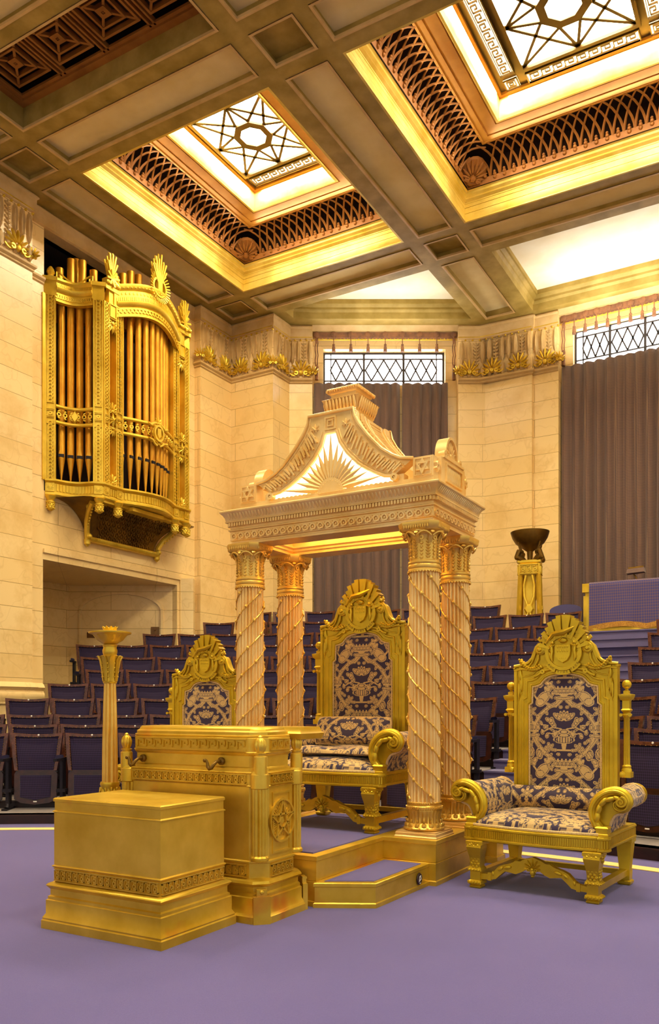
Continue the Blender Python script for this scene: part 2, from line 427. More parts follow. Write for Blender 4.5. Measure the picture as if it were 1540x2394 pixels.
# stepped reveal round the niche
wl.fbox(F9,NY0-.0,NY1+.12,NZ+.1,NZ+.16,.001,.03); wl.fbox(F9,NY1+.06,NY1+.12,0,NZ+.1,.001,.03)
wl.box(-10.2,-9.76,12.02,13.0,0,ZC)
struct('wall_left',wl,'marble')
wn=MB()
wn.box(-11.75,-11.64,8.4,10.7,0,3.6); wn.box(-11.7,-10.19,8.4,8.505,0,3.6)
Fn=Fr((-11.64,10.58,0),(fd.x,fd.y,0),(0,0,1))
L=(Vector((-9.94,11.57))-Vector((-11.64,10.58))).length
wn.fbox(Fn,0,L+.3,0,3.6,-.2,0)
wn.box(-11.9,-10.19,8.4,11.9,NZ+.002,NZ+.15)
# arch relief band framing the recess
x0,x1=.2,1.72; cx=(x0+x1)/2; rr=(x1-x0)/2
oarc=[(x0,0.5)]+[(cx-rr*math.cos(PI*k/16),3.02+.33*math.sin(PI*k/16)) for k in range(17)]+[(x1,.5)]
iarc=[(x0+.04,0.5)]+[(cx-(rr-.04)*math.cos(PI*k/16),3.0+.31*math.sin(PI*k/16)) for k in range(17)]+[(x1-.04,.5)]
wn.ring(Fn,oarc,iarc,0,.035,closed=False)
struct('wall_left',wn,'marble')
# organ chamber (dark)
oc=MB(); oc.box(-11.4,-11.3,8.3,12.1,4.4,8.6); oc.box(-11.4,-10.15,8.2,8.52,4.4,8.6); oc.box(-11.4,-10.15,11.88,12.2,4.4,8.6); oc.box(-11.4,-10.1,8.3,12.1,8.43,8.6); oc.box(-11.4,-10.1,8.3,12.1,4.35,4.5)
struct('wall_left',oc,'void')
wb=MB()
FX1=FX((-8.78,0,0)); 
wb.box(-9.76,-8.78,12.96,13.53,0,ZC)
O=Vector((-8.78,13.53)); Ff=Fr((O.x,O.y,0),(fd.x,fd.y,0),(0,0,1))
# facet: total length to (-5.57,15.39)
LF=(Vector((-5.57,15.39))-O).length
a0=.45; a1=LF-.42          # window bay
wb.fbox(Ff,0,a0,0,ZC,-.5,0); wb.fbox(Ff,a1,LF+.1,0,ZC,-.5,0)
wa0,wa1=a0+.21,a1-.22
wb.fbox(Ff,a0,wa0,7.62,8.34,-.6,-.22); wb.fbox(Ff,wa1,a1,7.62,8.34,-.6,-.22)
wb.fbox(Ff,a0,a1,8.34,ZC,-.6,-.22); wb.fbox(Ff,a0,a1,0,7.62,-.6,-.22)
wb.box(-5.6,-4.56,15.45,15.8,0,ZC); wb.box(-4.6,-4.08,15.53,16,0,ZC)
# right bay and mirrored half
bx0,bx1=-4.08,2*RC+4.08
wb.box(bx0,bx0+.22,15.75,16.1,7.66,8.36); wb.box(bx1-.22,bx1,15.75,16.1,7.66,8.36)
wb.box(bx0,bx1,15.75,16.1,8.36,ZC); wb.box(bx0,bx1,15.75,16.1,0,7.66)
wb.box(bx1,XR,15.5,16,0,ZC)
struct('wall_back',wb,'marble')
wr=MB(); wr.box(XR,XR+.3,9,15.6,0,ZC); struct('wall_right',wr,'marble')
# dado moulding on the left pilaster + panel moulding
dm=MB(); dm.mold([(-9.75,-7),(-9.75,8.19),(-9.9,8.19),(-9.9,8.5)],[(0,1.30),(.03,1.31),(.03,1.36),(.05,1.40),(.05,1.46),(.02,1.50),(.06,1.55),(.03,1.60),(0,1.62)],closed=False)
struct('baseboard_left',dm,'marble')
# ---- frieze, cornice
FE=(O.x+fd.x*a0,O.y+fd.y*a0); FE2=(O.x+fd.x*a1,O.y+fd.y*a1)
paths=[[(-9.75,1),(-9.75,8.19),(-9.9,8.19)],[(-9.9,12.02),(-9.76,12.02),(-9.76,12.96),(-8.78,12.96),(O.x,O.y),FE],[FE2,(-5.57,15.39),(-4.56,15.45),(-4.56,15.53),(-4.08,15.53)],[(bx1,15.5),(XR,15.5)]]
base_m=[(0,7.56),(.02,7.58),(.02,7.60),(.05,7.63),(.05,7.66),(0,7.69)]
arch_m=[(0,8.42),(.03,8.44),(.03,8.47),(.045,8.49),(.045,8.62),(.07,8.64),(.07,8.66),(.03,8.7)]
tm=MB(); 
for p in paths: tm.mold(p,base_m,closed=False); 
tm.mold([(-9.9,8.19),(-9.9,12.02)],base_m[:0]+[(0,8.43),(.03,8.45),(.03,8.60),(.06,8.64),(.06,8.66),(.02,8.7)],closed=False)
tm.mold([(-9.9,8.19),(-9.9,8.52)],base_m,closed=False)
fullpath=[(-9.75,1),(-9.75,8.19),(-9.9,8.19)]
for p in paths: tm.mold(p,arch_m,closed=False)
tm.mold([FE,FE2],[(-.22,8.60),(-.02,8.61),(-.0,8.66),(.03,8.7)],closed=False)
tm.mold([(-4.08,15.53),(bx1,15.53)],[(-.22,8.60),(-.02,8.61),(0,8.66),(.03,8.7)],closed=False)
struct('trim_4',tm,'stone')
fz=MB(); gz=MB()
def friezeseg(p,q,pal=True):
    p=Vector(p); q=Vector(q); d=(q-p); L=d.length; d.normalize(); F=Fr((p.x,p.y,0),(d.x,d.y,0),(0,0,1))
    n=max(1,round(L/.125)); w=L/n
    for i in range(n):
        x=(i+.5)*w
        if i%4==2:
            for k in range(7): fz.dome(F,x-w*.2,7.95+k*.065,w*.28,.022,.03,rad(-35),6); fz.dome(F,x+w*.2,7.95+k*.065,w*.28,.022,.03,rad(35),6)
            fz.dome(F,x,8.12,.012,.3,.035)
        else:
            fz.dome(F,x,8.17,w*.40,.25,.06); fz.dome(F,x,8.18,w*.14,.22,.085)
        fz.dome(F,x,7.80,w*.38,.14,.055); fz.dome(F,x-w*.2,7.80,w*.1,.12,.045,0,6); fz.dome(F,x+w*.2,7.8,w*.1,.12,.045,0,6)
        gz.dome(F,x+w*.5,8.41,.02,.02,.04,0,6)
    gz.fbox(F,0,L,8.455,8.468,.02,.035)
    if pal:
        m=max(1,round(L/.55)); w=L/m
        for i in range(m):
            palmette(gz,F,(i+.5)*w,7.77,.27,9,.05,190,.03)
            for sg in (-1,1): gz.tube([F.p((i+.5)*w+sg*(.06+.16*t),7.76-.05*math.sin(t*PI),.04) for t in (0,.25,.5,.75,1)],.013,6)
for p in paths:
    for i in range(len(p)-1):
        a,b=p[i],p[i+1]
        if (Vector(a)-Vector(b)).length>.3: friezeseg(a if a[1]!=1 else (-9.75,3.0),b)
for (x,y) in ((-9.75,8.19),(-9.76,12.02),(O.x,12.96),FE,FE2,(-4.08,15.53)):   # corner palmettes
    palmette(gz,Fr((x,y,0),(.8,.6,0),(0,0,1)),0,7.76,.16,7,.04,150,.04)
struct('trim_5',fz,'stone')
struct('trim_6',gz,'gold_organ')
# ---------------------------------------------------------------- ceiling
XS=[-9.58,-8.99,-8.79,-5.62,-5.38,-4.80,-4.60]     # strip edges left half
c1x0=-4.60; c1x1=2*RC+4.60
YS=dict(n=8.2,f=12.03)
def wallrect(mb,x0,x1,y0,y1,z0,z1):   # inner faces of an opening
    mb.add([(x0,y0,z0),(x1,y0,z0),(x1,y1,z0),(x0,y1,z0),(x0,y0,z1),(x1,y0,z1),(x1,y1,z1),(x0,y1,z1)],[(0,1,5,4),(1,2,6,5),(2,3,7,6),(3,0,4,7)])
def cwrect(x0,x1,y0,y1): return [(x0,y0),(x0,y1),(x1,y1),(x1,y0)]
# list of openings in the flat soffit (x0,x1,y0,y1,type)
cols=[(-9.58,-8.99,'s'),(-8.79,-5.62,'m'),(-5.38,-4.80,'s'),(-4.60,c1x1,'M'),(2*RC+4.80,2*RC+5.38,'s'),(2*RC+5.62,2*RC+8.79,'m'),(2*RC+8.99,2*RC+9.58,'s')]
rows=[(1.6,5.4,'L'),(5.6,6.02,'s') ,(6.2,7.24,'G'),(7.45,8.0,'s'),(8.2,12.03,'C'),(12.23,12.78,'s')]
opens=[]
for y0,y1,rt in rows:
    for x0,x1,ct in cols: opens.append((x0,x1,y0,y1,ct+rt))
apexY=12.98
opens.append((-5.38,-4.80,apexY,15.2,'ss2'))
opens.append((2*RC+4.80,2*RC+5.38,apexY,15.2,'ss2'))
opens.append((-4.52,c1x1-.08,apexY,15.35,'A'))
xs=sorted(set([-10.2,-5.4,XR+.3]+[v for o in opens for v in o[:2]])); ys=sorted(set([-7,apexY,16.2]+[v for o in opens for v in o[2:4]]))
cm=MB(); em=MB()
tri=[(-8.55,apexY),(-5.60,apexY),(-5.60,15.06),(-8.25,13.52),(-8.55,13.3)]   # facet panel opening
def inop(x,y): return any(o[0]<x<o[1] and o[2]<y<o[3] for o in opens)
for i in range(len(xs)-1):
    for j in range(len(ys)-1):
        x,y=(xs[i]+xs[i+1])/2,(ys[j]+ys[j+1])/2
        if inop(x,y): continue
        if y>apexY and x<-5.38: continue
        cm.add([(xs[i],ys[j],ZC),(xs[i+1],ys[j],ZC),(xs[i+1],ys[j+1],ZC),(xs[i],ys[j+1],ZC)],[(0,3,2,1)])
# area round the facet panel
def strip(a,b): cm.add([(p[0],p[1],ZC) for p in a]+[(p[0],p[1],ZC) for p in b],[(i,i+1,len(a)+i+1,len(a)+i) for i in range(len(a)-1)])
outer=[(-10.2,apexY),(-5.38,apexY),(-5.38,16.2),(-10.2,16.2),(-10.2,apexY)]
cm.add([(-10.2,apexY,ZC),(-8.55,apexY,ZC),(-8.55,13.3,ZC),(-10.2,13.3,ZC)],[(0,1,2,3)])
cm.add([(-10.2,13.3,ZC),(-8.55,13.3,ZC),(-8.25,13.52,ZC),(-8.25,16.2,ZC),(-10.2,16.2,ZC)],[(0,1,2,3,4)])
cm.add([(-8.25,13.52,ZC),(-5.6,15.06,ZC),(-5.6,16.2,ZC),(-8.25,16.2,ZC)],[(0,1,2,3)])
cm.add([(-5.6,apexY,ZC),(-5.38,apexY,ZC),(-5.38,16.2,ZC),(-5.6,16.2,ZC)],[(0,1,2,3)])
pm=MB(); cor=MB(); lat=MB(); bord=MB(); voidm=MB(); grl=MB()
def fretsq(mb,cx,cy,z,s):
    F=FD((cx,cy,z))
    for k,(q,t) in enumerate(((s,.03),(s*.62,.026),(s*.24,.05))):
        frame_(mb,F,-q,q,-q,q,t,-.03,.03)
    for a in (45,135,225,315):
        c,s_=math.cos(rad(a)),math.sin(rad(a)); mb.bar(F.p(c*s*.2,s_*s*.2,0),F.p(c*s*1.3,s_*s*1.3,0),.03,.04,F.n)
    palmette(mb,F,0,0,s*.2,8,.03,315,0)
for x0,x1,y0,y1,t in opens:
    if t[-1]=='s' or t=='ss2' or t[0]=='s':
        small=(t[0]=='s' and t[-1]=='s'); d=.10 if t!='ss2' else .14
        wallrect(cm,x0,x1,y0,y1,ZC,ZC+d)
        em.mold(cwrect(x0,x1,y0,y1),[(0,ZC-.012),(.03,ZC-.012),(.03,ZC+.02),(.012,ZC+.035)])
        (cm if small else pm).add([(x0,y0,ZC+d),(x1,y0,ZC+d),(x1,y1,ZC+d),(x0,y1,ZC+d)],[(0,3,2,1)])
    elif t[-1]=='G':
        wallrect(cm,x0,x1,y0,y1,ZC,9.03)
        em.mold(cwrect(x0,x1,y0,y1),[(0,ZC-.012),(.03,ZC-.012),(.03,ZC+.02),(.012,ZC+.035)])
        grl.mold(cwrect(x0,x1,y0,y1),[(0,9.0),(.09,9.0),(.09,9.03),(.13,9.03),(.13,9.06)])
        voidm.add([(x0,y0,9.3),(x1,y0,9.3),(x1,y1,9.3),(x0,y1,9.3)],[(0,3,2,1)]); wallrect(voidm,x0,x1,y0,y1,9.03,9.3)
        cyy=(y0+y1)/2; n=max(1,round((x1-x0-.26)/.74)); p=(x1-x0-.26)/n
        for i in range(n):
            xx=x0+.13+(i+.5)*p; fretsq(grl,xx,cyy,9.06,.29)
            if i: grl.box(x0+.13+i*p-.045,x0+.13+i*p-.02,y0+.1,y1-.1,9.03,9.09); grl.box(x0+.13+i*p+.02,x0+.13+i*p+.045,y0+.1,y1-.1,9.03,9.09)
    elif t[-1] in 'CL':
        pth=cwrect(x0,x1,y0,y1)
        cor.mold(pth,[(0,ZC),(.03,ZC),(.03,8.725),(.012,8.75),(.012,8.83),(-.012,8.832),(-.012,8.838),(.008,8.84),(.008,8.92),(-.015,8.922),(-.015,8.928),(.004,8.93),(.004,8.98),(.01,8.985),(.01,9.0),(.045,9.03),(.03,9.06),(.06,9.09),(.06,9.12),(.08,9.14)])
        # fretwork cove
        Z0,Z1=9.14,9.5; I0,I1=.08,.47
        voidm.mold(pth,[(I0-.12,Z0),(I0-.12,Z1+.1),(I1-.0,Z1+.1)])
        corners=[(x0,y0),(x1,y0),(x1,y1),(x0,y1)]; ux=[(1,0),(0,1),(-1,0),(0,-1)]; inn=[(0,1),(-1,0),(0,-1),(1,0)]
        for k in range(4):
            L=(x1-x0) if k%2==0 else (y1-y0); c=corners[k]; u=Vector((*ux[k],0)); w=Vector((*inn[k],0))
            def P(s,h,off=0): 
                # point on the concave cove: s along, h 0..1 up
                return Vector((c[0],c[1],0))+u*s+w*(I0+(I1-I0)*(1-math.cos(h*PI/2))*.9+(I1-I0)*.1*h-off)+Vector((0,0,Z0+(Z1-Z0)*math.sin(h*PI/2)))
            s0,s1=.45,L-.45; n=round((s1-s0)/.15); p=(s1-s0)/n
            for i in range(n+1):
                sx=s0+i*p
                for sg in (-1,1):
                    pts=[]
                    for q in range(7):
                        h=q/6; s_=sx+sg*p*1.6*(h**1.7)
                        if s_<s0-.1-h*.0 or s_>s1+.1: break
                        pts.append(P(s_,.12+.88*h))
                    if len(pts)>1: lat.tube(pts,[.021-.0015*q for q in range(len(pts))],5)
                # cresting leaf
                lat.ball(P(sx+p*.5,.22,-.03),.020,6); lat.ball(P(sx+p*.5,.16,-.03),.028,6)
            lat.add([P(s,h,-.02) for h in (0,.07,.15) for s in (I0,L-I0)],[(0,1,3,2),(2,3,5,4)])
            for i in range(n*1):
                sx=s0+(i+.5)*p; lat.ball(P(sx,.10,-.02),.03,6)
            # corner shell
            dd=(u+w).normalized(); o_=Vector((c[0],c[1],0))+dd*(I0*1.414+.13)
            Fs=Fr((o_.x,o_.y,Z0+.02),(dd.y,-dd.x,0),(dd.x*.75,dd.y*.75,.66))
            if Fs.n.z>0: Fs.n=-Fs.n
            lat.circ(Fs,0,.16,0,.20,-.03,0,16)
            palmette(lat,Fs,0,.07,.27,11,.035,210,.0)
        # flat border with sunk lines
        bi=.83
        bord.mold(pth,[(I1-.02,Z1-.01),(I1+.01,Z1-.01),(I1+.01,Z1),(I1+.10,Z1),(I1+.10,Z1+.012),(I1+.13,Z1+.012),(I1+.13,Z1),(bi-.08,Z1),(bi-.08,Z1+.012),(bi-.06,Z1+.012),(bi-.06,Z1)])
        cor.mold(pth,[(bi-.06,Z1),(bi-.05,Z1-.012),(bi-.02,Z1-.012),(bi-.01,Z1+.01),(bi,Z1+.03),(bi,Z1+.20),(bi+.01,Z1+.24)])
        bord.mold(pth,[(bi+.01,Z1+.24),(bi+.02,Z1+.27),(bi+.05,Z1+.28),(bi+.05,Z1+.32)])
struct('ceiling',cm,'ceiling'); struct('trim_9',em,'stone')
# facet and apse recessed plaster panels
def deep(path,zt,ins,nm=None):
    prof=[(0,ZC),(.015,ZC),(.015,ZC+.12),(.05,ZC+.16),(.05,ZC+.2),(.10,ZC+.24),(.13,ZC+.24),(.13,zt)]
    dc.mold(path,prof)
    P=[Vector(p) for p in path]; m=len(P); q=[]
    for i in range(m):
        d1=(P[i]-P[i-1]).normalized(); d2=(P[(i+1)%m]-P[i]).normalized(); b=Vector((d1.y,-d1.x))+Vector((d2.y,-d2.x)); b=b/(b.length**2/2); q.append(P[i]+b*.13)
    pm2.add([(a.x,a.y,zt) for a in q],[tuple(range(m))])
dc=MB(); pm2=MB()
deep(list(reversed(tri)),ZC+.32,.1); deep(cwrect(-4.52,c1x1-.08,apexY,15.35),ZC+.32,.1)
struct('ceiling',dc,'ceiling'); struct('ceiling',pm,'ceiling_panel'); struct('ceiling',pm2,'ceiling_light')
struct('trim_7',cor,'cornice'); 
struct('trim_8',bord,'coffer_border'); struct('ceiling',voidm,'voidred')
tag(lat.build('coffer_fretwork','grille'),'brown interlaced fretwork with corner shells lining the coffer coves','fretwork')
tag(grl.build('vent_fretwork','grille'),'dark brown square fretwork grilles in the sunken bay at the upper left','grille')
# skylights
def star_skylight(idx,cx,cy,z,hx,hy,keys,bord_,label):
    lead=MB(); g=MB(); F=FD((cx,cy,z)); sx,sy=hx,hy
    gp=MB(); gp.fbox(F,-hx,hx,-hy,hy,-.012,-.002)
    o=gp.build('window_%d'%idx,'skyglass'); o['kind']='structure'
    tips=[]
    for k in range(4):
        c=[(-1,-1),(1,-1),(1,1),(-1,1)][k]; n_=[(-1,-1),(1,-1),(1,1),(-1,1)][(k+1)%4]
        tips.append((c[0]*hx,c[1]*hy)); tips.append(((c[0]+n_[0])/2*hx,(c[1]+n_[1])/2*hy))
    oc=[(hx*.47*math.cos(rad(22.5+45*i)),hy*.47*math.sin(rad(22.5+45*i))) for i in range(8)]
    lw=.04
    for k in range(8):
        a=tips[k]
        for b in sorted(oc,key=lambda q:(q[0]-a[0])**2+(q[1]-a[1])**2)[:2]: lead.bar(F.p(a[0],a[1],.005),F.p(b[0],b[1],.005),lw,.02,F.n)
        if k%2: b=tips[(k+2)%8]; lead.bar(F.p(a[0],a[1],.005),F.p(b[0],b[1],.005),lw,.02,F.n); oi=[(a*.66,b*.66) for a,b in oc]
    lead.ring(F,oc,oi,-.002,.03)
    gp2=MB(); gp2.poly(F,oi,-.004,.012); gp2.build('pane','skyglass',o)
    frame_(lead,F,-hx-.05,hx+.05,-hy-.05,hy+.05,.05,-.01,.04)
    # outer frame slab pieces with key-pattern border panes
    Kx,Ky=bord_; 
    X1=hx+.05; Y1=hy+.05
    kg=MB()
    def strip_(a0,a1,b0,b1,vert):
        kg.fbox(F,a0,a1,b0,b1,-.01,0)
        Fk=F if not vert else Fr(F.p(a0,b0,0),F.v,-F.u,F.n)
        if vert: keyband(lead,Fr(F.p(a1,b0,0),F.v,-F.u,F.n),.02,b1-b0-.02,.02,a1-a0-.02,.012,t=.011)
        else: keyband(lead,Fr(F.p(a0,b0,0),F.u,F.v,F.n),.02,a1-a0-.02,.02,b1-b0-.02,.012,t=.011)
        frame_(lead,F,a0-.01,a1+.01,b0-.01,b1+.01,.015,-.01,.03)
    w=.19
    if keys in('y','xy'):
        for sg in (-1,1):
            b0,b1=(Y1+.06,Y1+.06+w); 
            if sg<0: b0,b1=-b1,-b0
            strip_(-hx,hx,b0,b1,False)
    if keys=='xy':
        for sg in (-1,1):
            a0_,a1_=(X1+.08,X1+.08+w)
            if sg<0: a0_,a1_=-a1_,-a0_
            strip_(a0_,a1_,-hy,hy,True)
            for sy_ in (-1,1):
                b0,b1=(Y1+.06,Y1+.06+w)
                if sy_<0: b0,b1=-b1,-b0
                kg.fbox(F,a0_,a1_,b0,b1,-.01,0)
                for q in (0,.035,.065): frame_(lead,F,a0_+q,a1_-q,b0+q,b1-q,.012,-.005,.02)
    kg.build('border_pane','skyglass_key',o)
    # frame plate behind (four slabs) filling to the coffer edge
    back=MB()
    Ex,Ey=Kx,Ky
    def pl(a0,a1,b0,b1): 
        if a1>a0 and b1>b0: back.fbox(F,a0,a1,b0,b1,-.03,-.008)
    pl(-Ex,-hx,-Ey,Ey); pl(hx,Ex,-Ey,Ey); pl(-hx,hx,-Ey,-hy); pl(-hx,hx,hy,Ey)
    back.build('window_frame','leading2',o); lead.build('glazing_bars','leading2',o)
star_skylight(1,-7.205,10.115,9.82,.63,.68,'y',(.74,1.08),'')
star_skylight(2,RC,10.115,9.82,.72,.74,'xy',(1.17,1.08),'')
star_skylight(3,2*RC+7.205,10.115,9.82,.63,.68,'y',(.74,1.08),'')
star_skylight(4,-7.205,3.5,9.82,.63,.68,'y',(.74,1.08),'')
star_skylight(5,RC,3.5,9.82,.72,.74,'xy',(1.17,1.08),'')
star_skylight(6,2*RC+7.205,3.5,9.82,.63,.68,'y',(.74,1.08),'')
# ---------------------------------------------------------------- windows
def lattice_window(idx,F,a0,a1,b0,b1,panes):
    g=MB(); g.fbox(F,a0,a1,b0,b1,-.03,-.02); o=g.build('window_%d'%idx,'winglass'); o['kind']='structure'
    l=MB(); frame_(l,F,a0-.03,a1+.03,b0-.03,b1+.03,.045,-.03,.03)
    w=(a1-a0)/panes; H=b1-b0
    for i in range(panes):
        x0=a0+i*w; x1=x0+w
        if i: l.fbox(F,x0-.022,x0+.022,b0,b1,-.02,.03)
        i0=x0+(.12 if i==0 else .03); i1=x1-(.12 if i==panes-1 else .03)
        l.fbox(F,x0,x1,b0+.09,b0+.115,-.015,.015); l.fbox(F,x0,x1,b1-.115,b1-.09,-.015,.015)
        if i==0: l.fbox(F,i0,i0+.02,b0,b1,-.015,.015)
        if i==panes-1: l.fbox(F,i1-.02,i1,b0,b1,-.015,.015)
        n=3; p=(i1-i0)/n; y0=b0+.115; y1=b1-.115; m_=(y0+y1)/2
        for k in range(n):
            xa=i0+k*p
            for s0,s1 in (((xa,m_),(xa+p/2,y1)),((xa+p/2,y1),(xa+p,m_)),((xa,m_),(xa+p/2,y0)),((xa+p/2,y0),(xa+p,m_))):
                l.bar(F.p(*s0,0),F.p(*s1,0),.028,.018,F.n)
            if k<n-1:
                pass
        for k in range(n+1):
            xa=i0+k*p
            for sg in (-1,1):
                for yy in (y0,y1):
                    xb=xa+sg*p/2*0
    l.build('window_frame','leading',o)
    return o
Fw=Fr(Ff.p(0,0,-.42),Ff.u,Ff.v)
lattice_window(7,Fw,wa0+.02,wa1-.02,7.68,8.32,3)
Fw2=FY((0,15.9,0))
lattice_window(8,Fw2,bx0+.24,bx1-.24,7.72,8.36,4)
# shafts through the wall thickness are open: cut by building walls round them
# curtains
def curtain(name,F,a0,a1,b0,b1,label,amp=.10,lam=.19):
    n=int((a1-a0)/.02)
    rnd=random.Random(len(label)); ph=[rnd.uniform(0,6) for _ in range(4)]
    def fn(i,j):
        a=a0+(a1-a0)*i; t=a*2*PI/lam
        y=amp*(1.7*abs(math.sin((t+1.0*math.sin(a*3.1+ph[0])+ph[1])/2))-.9)*(.75+.25*math.sin(a*5+ph[2]))*(.6+.4*(1-j))+.02*math.sin(a*11+ph[3])*(1-j)
        return F.p(a+.012*math.sin(t)*(1-j),b0+(b1-b0)*j,y)
    m=MB(); m.grid(fn,n,8)
    o=m.build(name,'curtain',ang=180); sol=o.modifiers.new('s','SOLIDIFY'); sol.thickness=.006
    return tag(o,label,'curtain')
Fc=Fr(Ff.p(0,0,-.11),Ff.u,Ff.v)
mid=wa0+(wa1-wa0)*.63
curtain('curtain',Fc,a0+.03,mid-.01,FL[10],7.62,'tall brown brocade curtain at the left half of the narrow window behind the canopy')
curtain('curtain',Fc,mid+.03,wa1+.03,FL[10],7.62,'narrower brown brocade curtain at the right of the window behind the canopy')
curtain('curtain',FY((0,15.64,0)),bx0+.03,bx1-.03,FL[10],7.66,'wide purple brown brocade curtain on the right wall behind the draped table')
# pelmets with ball tassels
def pelmet(F,a0,a1,nt,label):
    m=MB(); m.fbox(F,a0,a1,8.50,8.60,-.12,-.06)
    o=tag(m.build('curtain_pelmet','pelmet'),label,'pelmet')
    r=MB(); r.tube([F.p(a0,8.44,-.04),F.p(a1,8.44,-.04)],.012,8); 
    for k in range(40): r.ball(F.p(a0+(a1-a0)*(k+.5)/40,8.455,-.03),.012,6)
    r.build('rod','gold_organ',o)
    for i in range(nt):
        a=a0+.06+(a1-a0-.12)*i/(nt-1); t=MB(); lng=i in(0,nt-1)
        t.lathe([(.03,0),(.055,.012),(.055,.02),(.02,.03)],n=12,T=Matrix.Translation(F.p(a,8.55,-.06))@Matrix.Rotation(math.atan2(F.u.y,F.u.x),4,'Z')@Matrix.Rotation(PI/2,4,'X'))
        t.tube([F.p(a,8.5,-.02),F.p(a,8.36,-.02)],.010,6)
        z=8.36
        if lng:
            for s_ in (-.02,.02): t.tube([F.p(a+s_+.008*math.sin(q*2),8.45-q*.08,-.02) for q in range(9)],.012,6)
            z=7.95
        t.lathe([(.008,z+.0),(.028,z-.02),(.022,z-.05),(.03,z-.07),(.036,z-.16 if not lng else z-.3)],F.p(a,0,-.02),10)
        t.build('tassel','pelmet',o)
pelmet(Ff,a0+.02,a1-.02,9,'tasselled gold pelmet over the small lattice window behind the canopy')
pelmet(FY((0,15.55,0)),bx0+.02,bx1-.02,15,'tasselled gold pelmet over the wide lattice window at the right')
for a,b,l in ((.34,2.52,'small bronze switch plate at the left end of the arched niche wall'),(1.5,2.50,'bronze plate with two sockets at the right end of the arched niche wall')):
    m=MB(); m.fbox(Fn,a,a+.15,b,b+(.10 if a<1 else .22),0,.01); 
    if a>1: m.ball(Fn.p(a+.075,b+.16,.015),.014); m.ball(Fn.p(a+.075,b+.06,.015),.014)
    tag(m.build('switch_plate','plate'),l,'switch plate')
# ---------------------------------------------------------------- kneeling stool
x0,x1,y0,y1=-3.775,-2.88,3.232,3.872
t=thing('gilded_box_stool','low gilded box on the purple carpet in front of the taller pedestal','box',((x0+x1)/2,(y0+y1)/2,0))
cx,cy=(x0+x1)/2,(y0+y1)/2
def loc_rect(ins): return rect(x0-cx+ins,x1-cx-ins,y0-cy+ins,y1-cy-ins)
R0=loc_rect(0)
m=MB(); m.mold(R0,[(0,0),(0,.045),(-.006,.052),(-.004,.06),(-.018,.085),(-.018,.16),(-.026,.165),(-.026,.18),(-.036,.187),(-.036,.222),(-.026,.232),(-.018,.243),(-.026,.254),(-.045,.262)],caps=True); m.build('plinth','gold_box',t)
m=MB(); m.mold(R0,[(-.045,.262),(-.052,.266),(-.052,.340),(-.043,.346),(-.040,.352),(-.050,.358)],caps=True)
for F,L in side_frames(*[v for v in (R0[0][0]+.052,R0[1][0]-.052,R0[0][1]+.052,R0[2][1]-.052)]): scrollband(m,F,.005,L-.005,.268,.338,.006,.05)
m.build('frieze_band','gold_box',t)
m=MB(); m.mold(R0,[(-.050,.358),(-.050,.655)],caps=True); m.build('body','gold_box',t)
m=MB(); m.mold(R0,[(-.050,.655),(-.044,.657),(-.044,.662),(-.052,.668),(-.052,.716),(-.046,.718),(-.046,.732),(-.052,.738)],caps=True); m.build('lid','gold_box',t)
# ---------------------------------------------------------------- pedestal
px0,px1,py0,py1=-3.90,-2.70,3.89,4.43
t=thing('pedestal','tall gilded pedestal with star medallion and brass hooks behind the low box','pedestal',((px0+px1)/2,(py0+py1)/2,0))
cx,cy=(px0+px1)/2,(py0+py1)/2; hx,hy=(px1-px0)/2,(py1-py0)/2
def octr(ins,ch=.085):
    a,b=hx-ins,hy-ins; c=ch
    return [(-a,-b+c),(-a+c,-b),(a-c,-b),(a,-b+c),(a,b-c),(a-c,b),(-a+c,b),(-a,b-c)]
P=octr(0)
m=MB(); m.mold(P,[(0,0),(0,.04),(-.008,.05),(-.012,.06),(-.022,.08),(-.022,.145),(-.032,.15),(-.032,.168),(-.044,.176),(-.044,.205),(-.03,.215),(-.022,.225),(-.03,.24),(-.055,.25)],caps=True)
for sx in (-1,1):
    for sy in (-1,1):
        Fc_=Fr(((hx-.04)*sx,(hy-.04)*sy,0),(-sy*.707 if sx>0 else -sy*.707,sx*.707,0),(0,0,1))
        Fc_=Fr(((hx-.052)*sx,(hy-.052)*sy,0),(-sy*.7071,sx*.7071,0),(0,0,1),(sx*.7071,sy*.7071,0))
        m.fbox(Fc_,-.05,.05,0,.16,0,.03); m.fbox(Fc_,-.03,.03,.16,.2,0,.025); m.dome(Fc_,0,.185,.014,.014,.012,0,8,.025)
m.build('plinth','gold_box',t)
Q=octr(.055)
m=MB(); m.mold(Q,[(0,.25),(0,.335),(.008,.34),(.008,.35),(0,.355)],caps=True)
sf=lambda ins: [(Fr((-hx+ins,-hy+ins,0),(1,0,0),(0,0,1)),2*(hx-ins)),(Fr((hx-ins,-hy+ins,0),(0,1,0),(0,0,1)),2*(hy-ins)),(Fr((hx-ins,hy-ins,0),(-1,0,0),(0,0,1)),2*(hx-ins)),(Fr((-hx+ins,hy-ins,0),(0,-1,0),(0,0,1)),2*(hy-ins))]
for F,L in sf(.055): scrollband(m,F,.10,L-.10,.258,.33,.006,.05)
m.build('lower_frieze','gold_box',t)
m=MB(); m.mold(octr(.06),[(0,.355),(0,.785)],caps=True)
for F,L in (sf(.06)[1],sf(.06)[3]): frame_(m,F,.115,L-.115,.385,.75,.012,0,.008)
m.build('body','gold_box',t)
